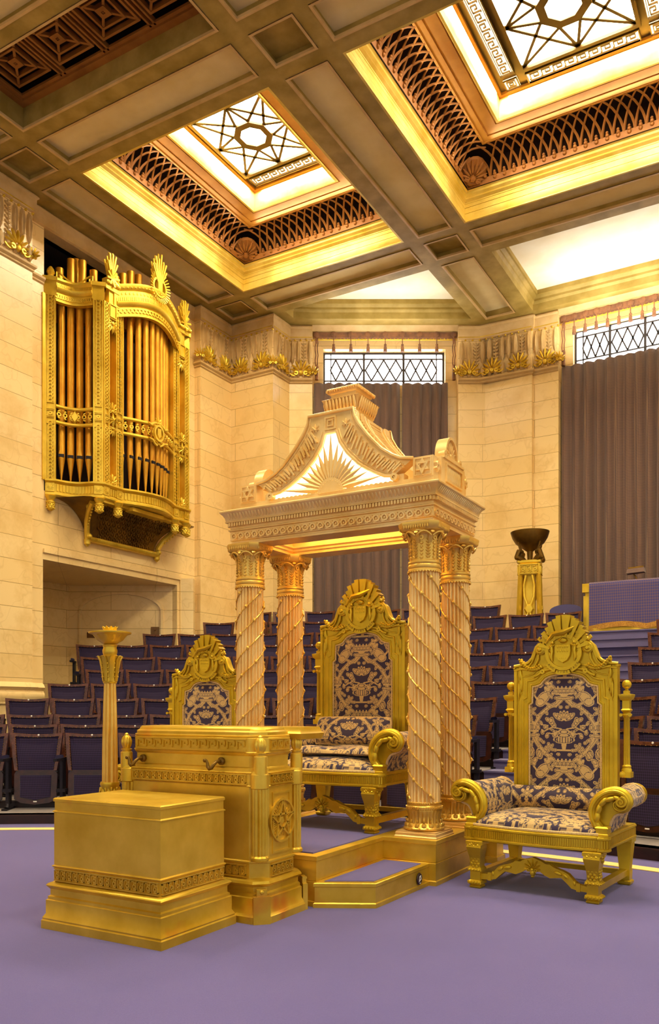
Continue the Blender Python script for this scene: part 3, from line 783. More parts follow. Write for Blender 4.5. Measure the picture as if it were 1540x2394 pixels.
for k in (1,3):
    F,L=sf(.06)[k]; m=MB(); cxm=L/2; r=.128; zc=.575
    m.circ(F,cxm,zc,r*.93,r*1.03,0,.016,40); 
    for i in range(5):
        a=rad(90+72*i); b=rad(90+72*(i+2)); 
        m.bar(F.p(cxm+r*.95*math.cos(a),zc+r*.95*math.sin(a),.009),F.p(cxm+r*.95*math.cos(b),zc+r*.95*math.sin(b),.009),.010,.016,F.n)
    m.poly(F,[(cxm+r*.3*math.cos(rad(-90+72*i)),zc+r*.3*math.sin(rad(-90+72*i))) for i in range(5)],0,.01,.4)
    for i in range(40):
        a=2*PI*i/40; l0=r*.42; l1=r*.86*(.78+.2*abs(math.sin(a*5/2+PI/4)))
        m.bar(F.p(cxm+l0*math.cos(a),zc+l0*math.sin(a),.003),F.p(cxm+l1*math.cos(a),zc+l1*math.sin(a),.003),.006,.006,F.n)
    o=m.build('star_medallion','gold_box',t); o['label']='round medallion with a five-pointed star over rays'
m=MB(); m.mold(octr(.055),[(0,.785),(.004,.79),(0,.795),(0,.862),(.006,.868),(-.004,.875)],caps=True)
for F,L in sf(.055): scrollband(m,F,.10,L-.10,.798,.86,.006,.05)
m.build('upper_frieze','gold_box',t)
m=MB(); m.mold(octr(.07),[(0,.87),(0,.89),(-.008,.895),(-.012,.9),(-.012,.965),(-.004,.97),(0,.975),(.006,.985),(0,.99),(0,1.07),(-.004,1.075),(.0,1.082),(-.012,1.088),(-.012,1.105),(-.03,1.115),(-.034,1.125),(-.045,1.135)],caps=True)
for F,L in sf(.07): keyband(m,F,.10,L-.10,.998,1.065,.006)
m.build('lectern_top','gold_box',t)
for sx in (-1,1):
    for sy in (-1,1):
        c_=((hx-.086)*sx,(hy-.086)*sy,0); m=MB()
        m.lathe([(.050,.355),(.055,.36),(.055,.375),(.047,.385,1),(.047,.775,1),(.054,.78),(.054,.86),(.05,.865),(.046,.88)],c_,40,10,.010)
        o=m.build('corner_column','gold_box',t)
        m=MB(); c2=(c_[0]+.012*sx,c_[1]+.012*sy,0)
        m.lathe([(.038,.86),(.038,.965),(.03,.97),(.03,.975),(.036,.985),(.022,.99),(.030,1.0,1),(.036,1.02,1),(.037,1.035,1),(.030,1.06,1),(.012,1.075),(.014,1.08),(.004,1.09)],c2,32,8,.006)
        m.build('finial','gold_box',o)
for xx in (-.385,.24):
    m=MB(); F=Fr((xx,-hy+.08,.93),(1,0,0),(0,0,1))
    m.lathe([(.024,0),(.024,.012),(.014,.02)],n=14,T=Matrix.Translation(F.o)@Matrix.Rotation(PI/2,4,'X'))
    F=Fr(F.o,F.u*1,F.v*1); F.u=F.u*.62; F.v=F.v*.8
    pts=[F.p(.0,0,.01),F.p(.0,0,.05),F.p(-.01,-.02,.07),F.p(-.02,-.045,.085),F.p(-.04,-.052,.09),F.p(-.055,-.04,.09),F.p(-.06,-.01,.09),F.p(-.075,.012,.09),F.p(-.09,.008,.09)]
    m.tube(pts,[.010,.010,.011,.012,.012,.011,.009,.007,.006],10); m.ball(F.p(-.092,.008,.09),.012)
    o=m.build('hook','brass',t); o['label']='S-shaped brass hook'
m=MB(); m.mold(rect(hx-.30,hx-.03,hy-.10,hy+.16),[(-.03,1.05),(.0,1.055),(.012,1.09),(.0,1.10),(-.01,1.13)],caps=True); m.build('book_ledge','gold_box',t)
# ---------------------------------------------------------------- dais
t=thing('dais','low gilded platform with purple carpet top and a side step under the canopy','dais',(-3.22,5.4,0))
def L_(p): return [(a+3.22,b-5.4) for a,b in p]
base=L_([(-4.17,5.38),(-3.80,5.38),(-3.80,4.44),(-2.68,4.44),(-2.68,5.38),(-2.27,5.38),(-2.27,6.38),(-4.17,6.38)])
m=MB(); m.mold(base,[(.006,0),(.006,.03),(0,.036),(0,.156),(-.004,.16),(0,.164),(0,.285),(.006,.29),(.006,.316),(-.0,.32)],caps=True)
m.box(.86,1.04,1.02,1.18,0,.30); m.box(.85,1.05,1.0,1.2,0,.05); m.box(-1.04,-.86,1.02,1.18,0,.30)
m.build('platform','gold_box',t)
m=MB(); m.poly(top,L_([(-3.70,5.34),(-3.70,4.5),(-2.74,4.5),(-2.74,5.34),(-2.75,6.3),(-3.72,6.3)]),.32,.328); m.build('carpet_top','carpet',t)
for sg in (-1,1):
    q=[(-2.68,4.42),(-2.345,4.60),(-2.325,5.38),(-2.68,5.38)]
    if sg<0: q=[(-6.44-a,b) for a,b in reversed(q)]
    m=MB(); m.mold(L_(q),[(.006,0),(.006,.026),(0,.032),(0,.128),(.005,.133),(.005,.152),(0,.156)],caps=True); s_=m.build('side_step','gold_box',t)
    c0x=sum(a for a,b in q)/4; c0y=sum(b for a,b in q)/4
    m=MB(); m.poly(top,L_([(c0x+(a-c0x)*.80,c0y+(b-c0y)*.88) for a,b in q]),.156,.160); m.build('step_carpet','carpet',s_)
    if sg>0:
        m=MB(); F=Fr((-2.327+3.22+.003,5.22-5.4,.075),(0,1,0),(0,0,1)); m.circ(F,0,0,0,.042,0,.006,24); b=m.build('badge','darkwood',s_); b['label']='small dark round badge with a white emblem'
        m=MB(); m.ring(F,[(-.018,-.02),(.018,-.005),(.012,.024),(-.012,.018)],[(-.008,-.010),(.009,-.001),(.006,.014),(-.006,.010)],.004,.008); m.poly(F,[(-.01,-.03),(0,-.034),(.006,-.024)],.004,.008); m.build('emblem','white',b)
# ---------------------------------------------------------------- canopy
t=thing('canopy','gilded throne canopy on four garlanded columns with a glowing sunburst pediment','canopy',(-3.22,5.875,.32))
Z=.32
def column(x,y,dirn):
    m=MB(); c=(x,y,0)
    m.mold([(x-.165,y-.165),(x+.165,y-.165),(x+.165,y+.165),(x-.165,y+.165)],[(0,0),(0,.008),(-.006,.014),(-.006,.032),(-.012,.036),(-.012,.044)],caps=True)
    b=m; cu=b.build('column','gold_col',t)
    m=MB(); m.lathe([(.128,.04),(.148,.05),(.150,.062),(.138,.075),(.128,.09),(.122,.10,1),(.120,.155,1),(.128,.185,.6),(.124,.195),(.130,.20),(.130,.215),(.122,.22),(.118,.23),(.122,.238),(.112,.25)],c,72,24,.008)
    for i in range(16):
        a=2*PI*i/16; F=Fr((x+.125*math.cos(a),y+.125*math.sin(a),0),(-math.sin(a),math.cos(a),0),(0,0,1),(math.cos(a),math.sin(a),0))
        m.dome(F,0,.08,.022,.022,.022); m.dome(F,0,.115,.007,.014,.012,0,6); m.dome(F,.024,.062,.014,.012,.026,0,6)
    for i in range(48):
        a=2*PI*i/48; r_=.131; m.bar((x+r_*math.cos(a),y+r_*math.sin(a),.199),(x+r_*math.cos(a+.13),y+r_*math.sin(a+.13),.216),.007)
        m.ball((x+.119*math.cos(a),y+.119*math.sin(a),.244),.008,5)
    m.build('base','gold_cap',cu)
    m=MB(); prof=[]
    for k in range(13):
        z=.25+(1.915-.25)*k/12; r=.119-.010*(k/12)**1.6; prof.append((r,z,1))
    m.lathe([(.124,.245,1)]+prof,c,160,22,.018); m.build('shaft','gold_col',cu)
    m=MB(); pitch=.70*dirn
    for s_ in range(4):
        pts=[]; z=.27
        ks=int((1.90-.27)/.028)
        for k in range(ks+1):
            z=.27+k*.028; a=2*PI*(z/pitch)+s_*PI/2+.3; r=.1225-.010*((z-.25)/1.665)**1.6
            pts.append((x+r*math.cos(a),y+r*math.sin(a),z))
        m.tube(pts,.0055,5)
        for k in range(1,len(pts),2):
            p=pts[k]; m.ball((p[0]+ .003*(p[0]-x)/.12,p[1]+.003*(p[1]-y)/.12,p[2]),.0135 if k%4==1 else .008,6)
            if k%4==1: m.ball((p[0],p[1],p[2]+.012),.007,5); m.ball((p[0]+(p[0]-x)*.04,p[1]+(p[1]-y)*.04,p[2]-.010),.006,5)
    m.build('garland','gold_cap',cu)
    # capital
    m=MB(); m.lathe([(.112,1.912),(.122,1.918),(.122,1.93),(.114,1.938),(.120,1.948),(.120,1.962),(.114,1.97),(.120,1.98),(.118,1.992),(.108,2.0),(.106,2.02),(.108,2.12),(.113,2.165),(.122,2.18)],c,48)
    for i in range(36):
        a=2*PI*i/36; m.ball((x+.119*math.cos(a),y+.119*math.sin(a),1.914),.007,5)
    for i in range(14):
        a=2*PI*i/14; F=Fr((x+.107*math.cos(a),y+.107*math.sin(a),0),(-math.sin(a),math.cos(a),0),(0,0,1),(math.cos(a),math.sin(a),0))
        if i%2==0:
            for k in range(7):
                zz=2.01+k*.021
                for sg in (-1,1): m.dome(F,sg*.010,zz+.008,.013,.005,.010,sg*rad(50),6)
            m.dome(F,0,2.08,.003,.08,.008,0,6)
        else:
            for k in range(5): m.dome(F,0,2.015+k*.026,.012 if k%2 else .016,.013,.012,0,6)
            m.circ(F,0,2.155,.008,.018,0,.012,10)
    for i in range(8):
        a=rad(22.5*0)+2*PI*i/8; 
        pts=[(x+r*math.cos(a),y+r*math.sin(a),z) for r,z in ((.112,2.12),(.122,2.16),(.140,2.185),(.165 if i%2 else .150,2.192),(.172 if i%2 else .156,2.182))]
        m.tube(pts,[.016,.02,.022,.018,.010],6,flat=.35,up=(0,0,1))
        ca=a+PI/8; arcp=[(x+(.150+.01*math.sin(PI*q/6))*math.cos(ca+(q-3)*.12),y+(.150+.01*math.sin(PI*q/6))*math.sin(ca+(q-3)*.12),2.165+.03*math.sin(PI*q/6)) for q in range(7)]
        m.tube(arcp,.007,5)
    m.lathe([(.12,2.17),(.15,2.20),(.15,2.21),(.12,2.215)],c,8)
    h=.150; 
    m.mold([(x-h,y-h+.05),(x-h+.05,y-h),(x+h-.05,y-h),(x+h,y-h+.05),(x+h,y+h-.05),(x+h-.05,y+h),(x-h+.05,y+h),(x-h,y+h-.05)],[(-.02,2.20),(-.004,2.212),(.004,2.235),(.010,2.25),(.010,2.264)],caps=True)
    for F,L in side_frames(x-h,x+h,y-h,y+h): leaves(m,F,.05,L-.05,2.212,2.25,.006,.018)
    m.build('capital','gold_cap',cu)
XO=.78; YF=-.305; YB=.305
for sx in (-1,1):
    for sy in (-1,1): column(XO*sx,.305*sy,-1 if sx>0 else 1)
# entablature
ex,ey=.90,.415
E0=rect(-ex,ex,-ey,ey); EI=[(-ex+.20,-ey+.2),(-ex+.20,ey-.2),(ex-.2,ey-.2),(ex-.2,-ey+.2)]
m=MB()
z0=2.264
m.mold(E0,[(-.2,z0),(-.004,z0),(-.004,z0+.016),(-.012,z0+.02),(-.012,z0+.03),(0,z0+.036),(0,z0+.10),(-.0,z0+.108),(.012,z0+.114),(.012,z0+.122),(0,z0+.128)])
m.mold(EI,[(0,z0),(0,z0+.02),(.015,z0+.03),(.015,z0+.045),(.035,z0+.055),(.035,z0+.07),(.0,z0+.08),(.0,z0+.20)])
for F,L in side_frames(-ex,ex,-ey,ey): guilloche(m,F,.01,L-.01,z0+.036,z0+.10,.008)
m.build('architrave','gold_pale',t)
m=MB()
m.mold(E0,[(0,z0+.128),(.0,z0+.148),(.014,z0+.15),(.014,z0+.178),(.030,z0+.18),(.030,z0+.186),(.026,z0+.19),(.032,z0+.215),(.046,z0+.24),(.062,z0+.255),(.066,z0+.258),(.068,z0+.268),(.060,z0+.274),(-.02,z0+.30)],caps=True)
for F,L in side_frames(-ex,ex,-ey,ey):
    n=round(L/.0255); p=L/n
    for i in range(n): m.fbox(F,i*p+p*.2,i*p+p*.8,z0+.150,z0+.177,.012,.030)
    n=round(L/.030); p=L/n
    for i in range(n):
        xx=(i+.5)*p; F2=Fr(F.p(xx,z0+.222,.036),F.u,F.v+F.n*.75); F2.n=F.u.cross(F2.v).normalized(); F2.n=F2.n if F2.n.dot(F.n)>0 else -F2.n
        m.dome(F2,0,0,p*.34,.036,.008,0,8)
m.build('cornice','gold_pale',t)
# soffit: ribbed coffer lit from inside
m=MB(); m.box(-.72,.72,-.235,.235,z0+.19,z0+.20)
for k in range(40): m.box(-.70+k*.0354,-.682+k*.0354,-.215,.215,z0+.175,z0+.19)
m.build('soffit','gold_pale',t)
for sy in (-1,1): SOFF=None
# pediment gables
z1=z0+.352-.042   # base of gable
outer_=[(-.70,3.084),(-.60,3.10),(-.53,3.133),(-.44,3.195),(-.334,3.305),(-.25,3.41),(-.21,3.48),(-.20,3.545)]
inner_=[(-.54,2.975),(-.47,2.985),(-.38,3.027),(-.31,3.068),(-.25,3.108),(-.15,3.205),(-.085,3.30),(-.055,3.388)]
outer_=[(a,b-Z) for a,b in outer_]; inner_=[(a,b-Z) for a,b in inner_]
def gable(yf,yb,front):
    F=Fr((0,yf,0),(1,0,0),(0,0,1)) if front else Fr((0,yf,0),(-1,0,0),(0,0,1)); d=abs(yb-yf)
    m=MB(); zb=z0+.30
    m.fbox(F,-.86,.86,zb-.02,zb+.052,-d,0.0); 
    fo=outer_+[(-a,b) for a,b in reversed(outer_)]; fi=inner_+[(-a,b) for a,b in reversed(inner_)]
    m.ring(F,fo,fi,-d,0,closed=False)
    m.fbox(F,-.62,-.54,zb+.04,2.665,-d,-.01); m.fbox(F,.54,.62,zb+.04,2.665,-d,-.01)
    # base rail and star blocks
    for sg in (-1,1):
        a,b=sorted((sg*.86,sg*.70)); m.fbox(F,a,b,zb+.052,2.765,-d,.004); frame_(m,F,a+.012,b-.012,zb+.062,2.755,.008,0,.012)
        hexagram(m,F,(a+b)/2,(zb+.052+2.765)/2,.060,.024,.010)
        m.circ(F,sg*.555,2.64,.012,.03,-.02,.03,16); m.dome(F,sg*.555,2.64,.012,.012,.02,0,8,.01)
        # side star
        if front:
            Fs=Fr((sg*.86,yf,0),(0,sg,0),(0,0,1)); q=.04*sg if sg>0 else -.04
            Fs=Fr((sg*.86,yf+.045,0),(0,sg,0),(0,0,1)); hexagram(m,Fs,0,(zb+.052+2.765)/2,.040,.02,.008)
        else:
            Fs=Fr((sg*.86,yf-.045,0),(0,sg,0),(0,0,1)); hexagram(m,Fs,0,(zb+.052+2.765)/2,.040,.02,.008)
    # raised borders and T shaped flutes along the band
    def band(lst,off):
        return lst
    mo=[((o[0]*.12+i_[0]*.88),(o[1]*.12+i_[1]*.88)) for o,i_ in zip(outer_,inner_)]
    for off,P_ in ((0,outer_),(1,inner_)):
        Q=[F.p(a,b,.004) for a,b in P_+[(-a,b) for a,b in reversed(P_)]]
        m.tube(Q,.013,6)
    def at(s,w,sg):
        k=min(6.999,max(0,s*7)); i=int(k); f=k-i
        o=[outer_[i][j]*(1-f)+outer_[i+1][j]*f for j in (0,1)]; n_=[inner_[i][j]*(1-f)+inner_[i+1][j]*f for j in (0,1)]
        return (sg*(-(o[0]*(1-w)+n_[0]*w)),o[1]*(1-w)+n_[1]*w)
    for sg in (-1,1):
        NN=21
        for k in range(NN):
            s=.06+.78*k/(NN-1); a=at(s,.22 if k%2 else .34,sg); b=at(s,.66 if k%2 else .80,sg)
            m.bar(F.p(*a,.006),F.p(*b,.006),.012,.026,F.n)
            a=at(s+.012,.28,sg); b=at(s+.012,.6,sg); m.bar(F.p(*a,.004),F.p(*b,.004),.006,.02,F.n)
        p0=at(.93,.5,sg); palmette(m,F,p0[0],p0[1],.05,7,.014,280)
        p0=at(.02,.5,sg); palmette(m,F,p0[0],p0[1]-.0,.035,7,.012,200)
        for w in (.14,.88):
            m.tube([F.p(*at(s,w,sg),.002) for s in np.linspace(0,1,15)],.0045,5)
        for k in range(34):   # scalloped top edge
            s=k/33; a=at(s,0,sg); m.dome(F,a[0],a[1],.012,.010,.012,0,6,-.02)
    frame_(m,F,-.05,.05,3.41-Z,3.51-Z,.010,0,.01); frame_(m,F,-.025,.025,3.435-Z,3.485-Z,.008,0,.012)
    g=m.build('gable','gold_pale',t)
    tm_=MB(); pts=[(a,b) for a,b in fi]; tm_.poly(F,pts,-.045,-.035) ; tm_.fbox(F,-.54,.54,zb+.05,2.66,-.045,-.035); tm_.build('tympanum_glass','tympglass',g)
    rm=MB(); zc=zb+.06
    nr=17
    for k in range(nr):
        a=rad(6+168*k/(nr-1)); L_max=.2
        ca,sa=math.cos(a),math.sin(a)
        # length to the inner curve
        def inside(r):
            X,Y=abs(ca*r),zc+sa*r
            if Y>inner_[-1][1]: return False
            for (xa,ya),(xb,yb_) in zip(inner_[:-1],inner_[1:]):
                if ya<=Y<=yb_: f=(Y-ya)/(yb_-ya); return X< -(xa*(1-f)+xb*f)
            return X<.53
        r=.12
        while inside(r) and r<.8: r+=.01
        r=r-.005 if k%2==0 or True else r
        if k%2: r*=.93
        wv=.027; n_=(-sa,ca); b0=.10
        A=(ca*b0*.8,zc+sa*b0*.8); B=(ca*b0+n_[0]*wv+ca*.07,zc+sa*b0+n_[1]*wv+sa*.07); D=(ca*b0-n_[0]*wv+ca*.07,zc+sa*b0-n_[1]*wv+sa*.07); T_=(ca*r,zc+sa*r)
        vs=[F.p(*A,.0),F.p(*B,0),F.p(*T_,0),F.p(*D,0),F.p(ca*(b0+.07),zc+sa*(b0+.07),.014)]
        rm.add(vs,[(0,3,4),(3,2,4),(2,1,4),(1,0,4)])
        # small background rays
        a2=a+rad(168/(nr-1)/2)
        if k<nr-1:
            c2,s2=math.cos(a2),math.sin(a2); w2=.038
            rm.add([F.p(c2*.07,zc+s2*.07,-.006),F.p(c2*.15-s2*w2,zc+s2*.15+c2*w2,-.006),F.p(c2*.19,zc+s2*.19,-.006),F.p(c2*.15+s2*w2,zc+s2*.15-c2*w2,-.006),F.p(c2*.15,zc+s2*.15,.0)],[(0,3,4),(3,2,4),(2,1,4),(1,0,4)])
    hc=[(.115*math.cos(PI*k/16),zc-.02+.115*math.sin(PI*k/16)) for k in range(17)]
    rm.poly(F,hc,-.02,.006)
    for k in range(26): rm.dome(F,-.50+k*.04,zb+.055,.02,.014,.01,0,6,-.03)
    for k in range(13): a=PI*k/12; rm.ball(F.p(.092*math.cos(a),zc-.02+.092*math.sin(a),.008),.004,5)
    rm.build('sunburst','gold_pale',g)
gable(-.325,-.235,True); gable(.325,.235,False)
# concave hipped roof between the gables
m=MB()
def rp(u,v):
    # u across -1..1 along X curve, v 0..1 from front to back
    i=min(6.999,abs(u)*7); k=int(i); f=i-k
    P_=list(reversed(outer_)); a=P_[k][0]*(1-f)+P_[k+1][0]*f; b=P_[k][1]*(1-f)+P_[k+1][1]*f
    return Vector((-a if u>0 else a,-.235+.47*v,b-.03))
m.grid(lambda i,j: rp(i*2-1,j),29,2)
m.box(-.20,.20,-.235,.235,3.48-Z,3.53-Z)
for sg in (-1,1):
    for band_ in (-.17,-.06,.06,.17):
        pass
    # raised central panel following the slope, with lattice strips
    for v0,v1,h in ((.12,.16,.035),(.84,.88,.035),(.25,.29,.03),(.71,.75,.03)):
        vs=[];n=12
        for k in range(n): 
            p=rp(sg*(.05+.9*k/(n-1)),v0); q=rp(sg*(.05+.9*k/(n-1)),v1); up=Vector((sg*.5,0,.86))*h
            vs+=[p,q,q+up,p+up]
        fs=[]
        for k in range(n-1):
            for e in range(4): fs.append((k*4+e,k*4+(e+1)%4,(k+1)*4+(e+1)%4,(k+1)*4+e))
        m.add(vs,fs)
    for k in range(16):
        p=rp(sg*(.06+.055*k),.3); q=rp(sg*(.06+.055*k),.7); up=Vector((sg*.5,0,.86))*.018
        m.bar(p+up,q+up,.012,.014)
    for k in range(18):
        for v0,v1 in ((.02,.10),(.90,.98)):
            p=rp(sg*(.05+.05*k),v0)+Vector((sg*.01,0,.025)); q=rp(sg*(.05+.05*k),v1)+Vector((sg*.01,0,.025)); m.bar(p,q,.014,.022)
m.build('roof','gold_pale',t)
# side acroteria blocks with shell antefix
for sg in (-1,1):
    Fs=Fr((sg*.885,0,0),(0,sg,0),(0,0,1)); m=MB(); zb=z0+.30
    m.fbox(Fs,-.235,.235,zb-.02,2.775,-.14,0); frame_(m,Fs,-.16,.16,zb+.04,2.745,.012,0,.014); flutes(m,Fs,-.14,.14,zb+.05,2.735,.010,.028)
    m.fbox(Fs,-.20,.20,2.775,2.79,-.14,.01); m.fbox(Fs,-.12,.12,2.79,2.81,-.12,0)
    hc=[(.125*math.cos(PI*k/18),2.81+.165*math.sin(PI*k/18)) for k in range(19)]; m.poly(Fs,hc,-.10,-.03)
    ho=[(.125*math.cos(PI*k/18),2.81+.165*math.sin(PI*k/18)) for k in range(19)]; hi=[(.105*math.cos(PI*k/18),2.81+.145*math.sin(PI*k/18)) for k in range(19)]; m.ring(Fs,ho,hi,-.03,-.01,closed=False)
    palmette(m,Fs,0,2.83,.12,9,.018,180,-.03)
    for s2 in (-1,1): m.circ(Fs,s2*.15,2.81,.01,.028,-.05,0,12); m.ball(Fs.p(s2*.15,2.82,-.02),.02,8)
    m.build('antefix','gold_pale',t)
# crowning cap
m=MB()
C0=rect(-.125,.125,-.135,.135)
m.mold(C0,[(.0,3.535-Z),(.018,3.545-Z),(.018,3.56-Z),(.006,3.57-Z),(.006,3.59-Z),(.012,3.60-Z),(.018,3.64-Z),(.034,3.69-Z),(.044,3.71-Z),(.036,3.715-Z),(-.012,3.72-Z),(-.012,3.765-Z),(.0,3.775-Z),(.012,3.80-Z),(.0,3.81-Z),(-.02,3.815-Z)],caps=True)
for F,L in side_frames(-.14,.14,-.15,.15):
    n=9; p=L/n
    for i in range(n):
        F2=Fr(F.p((i+.5)*p,3.655-Z,.018),F.u,F.v+F.n*.35); m.dome(F2,0,0,p*.42,.058,.012)
    leaves(m,F,0,L,3.775-Z,3.805-Z,.008,.022); leaves(m,F,-.0,L,3.545-Z,3.57-Z,.012,.02)
m.build('cap','gold_col',t)
# ---------------------------------------------------------------- damask pattern
def damask_val(U,V):
    W_,H_=.50,.53
    x=np.abs(((U/W_+.5)%1.0)-.5)*172.0; 
    y=((V/H_)%1.0)*172.0; y=np.where(y>112,y-172,y)   # -60..112
    val=np.zeros_like(x,dtype=bool)
    def sd_ell(cx,cy,rx,ry,rot=0):
        c,s=math.cos(rot),math.sin(rot); out=None
        for yy in (y,y-172,y+172):
            for cxx in (cx,172-cx,-cx):
                sgn=1 if cxx==cx else -1
                dx=(x-cxx)*sgn; dy=yy-cy; a=dx*c+dy*s; b=-dx*s+dy*c
                d=(np.sqrt((a/rx)**2+(b/ry)**2)-1)*min(rx,ry)
                out=d if out is None else np.minimum(out,d)
        return out
    def put(d,line=2.6,w=.55):
        nonlocal val
        val=np.where(d<0,~(np.abs(d+line)<w) if line else True,val)
    def seg(x0,y0,x1,y1,w,line=None):
        out=None
        for oy in (0,172,-172):
            px,py=x-x0,y-(y0+oy); dx,dy=x1-x0,y1-y0; t=np.clip((px*dx+py*dy)/(dx*dx+dy*dy),0,1)
            d=np.hypot(px-dx*t,py-dy*t)-w; out=d if out is None else np.minimum(out,d)
        return out
    # ogee ribbon
    P=[(4,-62),(18,-66),(36,-58),(54,-40),(68,-16),(75,10),(77,40),(72,66),(58,92),(36,108),(14,116)]
    P=[(26,-22),(48,-6),(66,16),(76,42),(73,64),(58,88),(38,104),(20,112),(10,122)]
    for a,b in zip(P[:-1],P[1:]): put(seg(*a,*b,5.0),1.8,.5)
    # leaves off the ribbon
    for (cx,cy,r1,r2,ro) in ((60,26,9,4,.6),(82,20,8,4,2.2),(64,84,9,4,2.6),(84,70,9,4,.9),(44,92,8,4,1.2),(34,-12,8,4,2.2),(46,4,8,4,1.9)): put(sd_ell(cx,cy,r1,r2,ro),1.8,.4)
    # vase
    put(sd_ell(0,-44,10,6),0)
    for d in (seg(0,2,24,2,2.2),seg(0,4,2,14,4),sd_ell(0,20,8,6)): put(d,0)
    put(sd_ell(0,27,27,10),2.2); put(sd_ell(0,37,20,6),2); put(sd_ell(0,45,14,6),2); put(sd_ell(22,40,7,9,.4),2)
    for k in range(4): val&=~((np.abs(x-4-6*k)<.7)&(np.abs(y-26)<6))
    # bouquet
    for a in (0,22,44,66): put(sd_ell(14*math.sin(rad(a)),72+14*math.cos(rad(a))*.9,12,4.2,rad(90-a)),1.8,.45)
    for k in range(3): put(sd_ell(26+3*k,62+5*k,9,6,.9+.5*k),2.2)
    for (cx,cy,r1,r2,ro) in ((20,84,9,5,.7),(46,56,7,5,.3),(58,66,6,4,1.0),(40,74,8,5,.6),(54,44,5,6,0),(42,36,5,7,.3),(30,50,8,3,.5),(64,54,4,4,0)): put(sd_ell(cx,cy,r1,r2,ro),1.8,.45)
    for a,b,c,d in ((6,52,30,56),(30,56,50,46),(50,46,56,50),(8,50,24,40),(24,40,40,42),(40,60,58,62)): put(seg(a,b,c,d,1.4),0)
    # small flowers by the foot
    for a in range(5): put(sd_ell(36+7*math.cos(rad(72*a)),8+7*math.sin(rad(72*a)),6,4,rad(72*a)),1.6,.4)
    # crown and beasts
    put(seg(0,-48,20,-46,4.5),2); put(seg(0,-38,20,-37,2),0)
    for cx in (0,10,20,28): put(sd_ell(cx,-30+ (0 if cx<25 else -6),4.5,8,rad(90-90) if cx<25 else .5),1.8,.4)
    for cx in (5,15): put(sd_ell(cx,-22,2.5,4),0)
    put(seg(6,-53,20,-66,3.4),1.2,.4)
    put(sd_ell(52,-46,20,13,rad(-38)),2.6); put(sd_ell(60,-56,13,11),2.6); put(sd_ell(40,-26,9,8),2.2); put(sd_ell(36,-20,4,3),0); put(sd_ell(47,-22,3,4),0)
    put(seg(48,-58,26,-66,3.4),1.4,.4); put(seg(40,-38,30,-46,3),1.2,.4); put(seg(66,-52,78,-38,2.2),0); put(sd_ell(76,-32,5,7,.4),1.5,.4)
    # side column: crown, thistle, star flower
    put(seg(86,36,66,37,4.5),2); put(seg(86,46,66,46,1.8),0)
    for cx in (86,76,66): put(sd_ell(cx,56,5,9),1.8,.4)
    put(sd_ell(86,74,6,10),2); put(sd_ell(78,66,7,3,.8),0)
    put(seg(80,30,64,8,3.2),1.2,.4)
    for a in range(6): put(sd_ell(86+10*math.sin(rad(60*a)),-78+10*math.cos(rad(60*a)),8,4,rad(90-60*a)),1.8,.4)
    for cx,cy in ((62,-8),(84,-6)):
        put(sd_ell(cx,cy,9,14,-.2 if cx<80 else 0),2.4)
        val&=~((np.abs(((x+y*.6)%6)-3)<.55)&(np.hypot((x-cx)/7,(y-cy)/12)<1))
    for cx,cy,ro in ((86,12,0),(74,-24,.8),(86,-28,0),(86,94,0)): put(sd_ell(cx,cy,6,9,ro),2,.45)
    for cx,cy in ((14,-8),(22,2),(8,104),(52,20)): put(sd_ell(cx,cy,5,4),1.5,.4)
    return val.astype(np.float32)
def dgrid(name,fn,uvfn,nu,nv,parent,mask=None,thick=0):
    """surface grid with a woven pattern attribute. fn(i,j)->point, uvfn(i,j)->metres"""
    I,J=np.meshgrid(np.linspace(0,1,nu),np.linspace(0,1,nv))
    vs=[fn(i,j) for i,j in zip(I.ravel(),J.ravel())]
    uv=[uvfn(i,j) for i,j in zip(I.ravel(),J.ravel())]
    U=np.array([a[0] for a in uv]); V=np.array([a[1] for a in uv])
    m=MB(); m.v=[tuple(p) for p in vs]
    m.f=[(j*nu+i,j*nu+i+1,(j+1)*nu+i+1,(j+1)*nu+i) for j in range(nv-1) for i in range(nu-1)]
    return m.build(name,'damask',parent,ang=60,attr=damask_val(U,V))
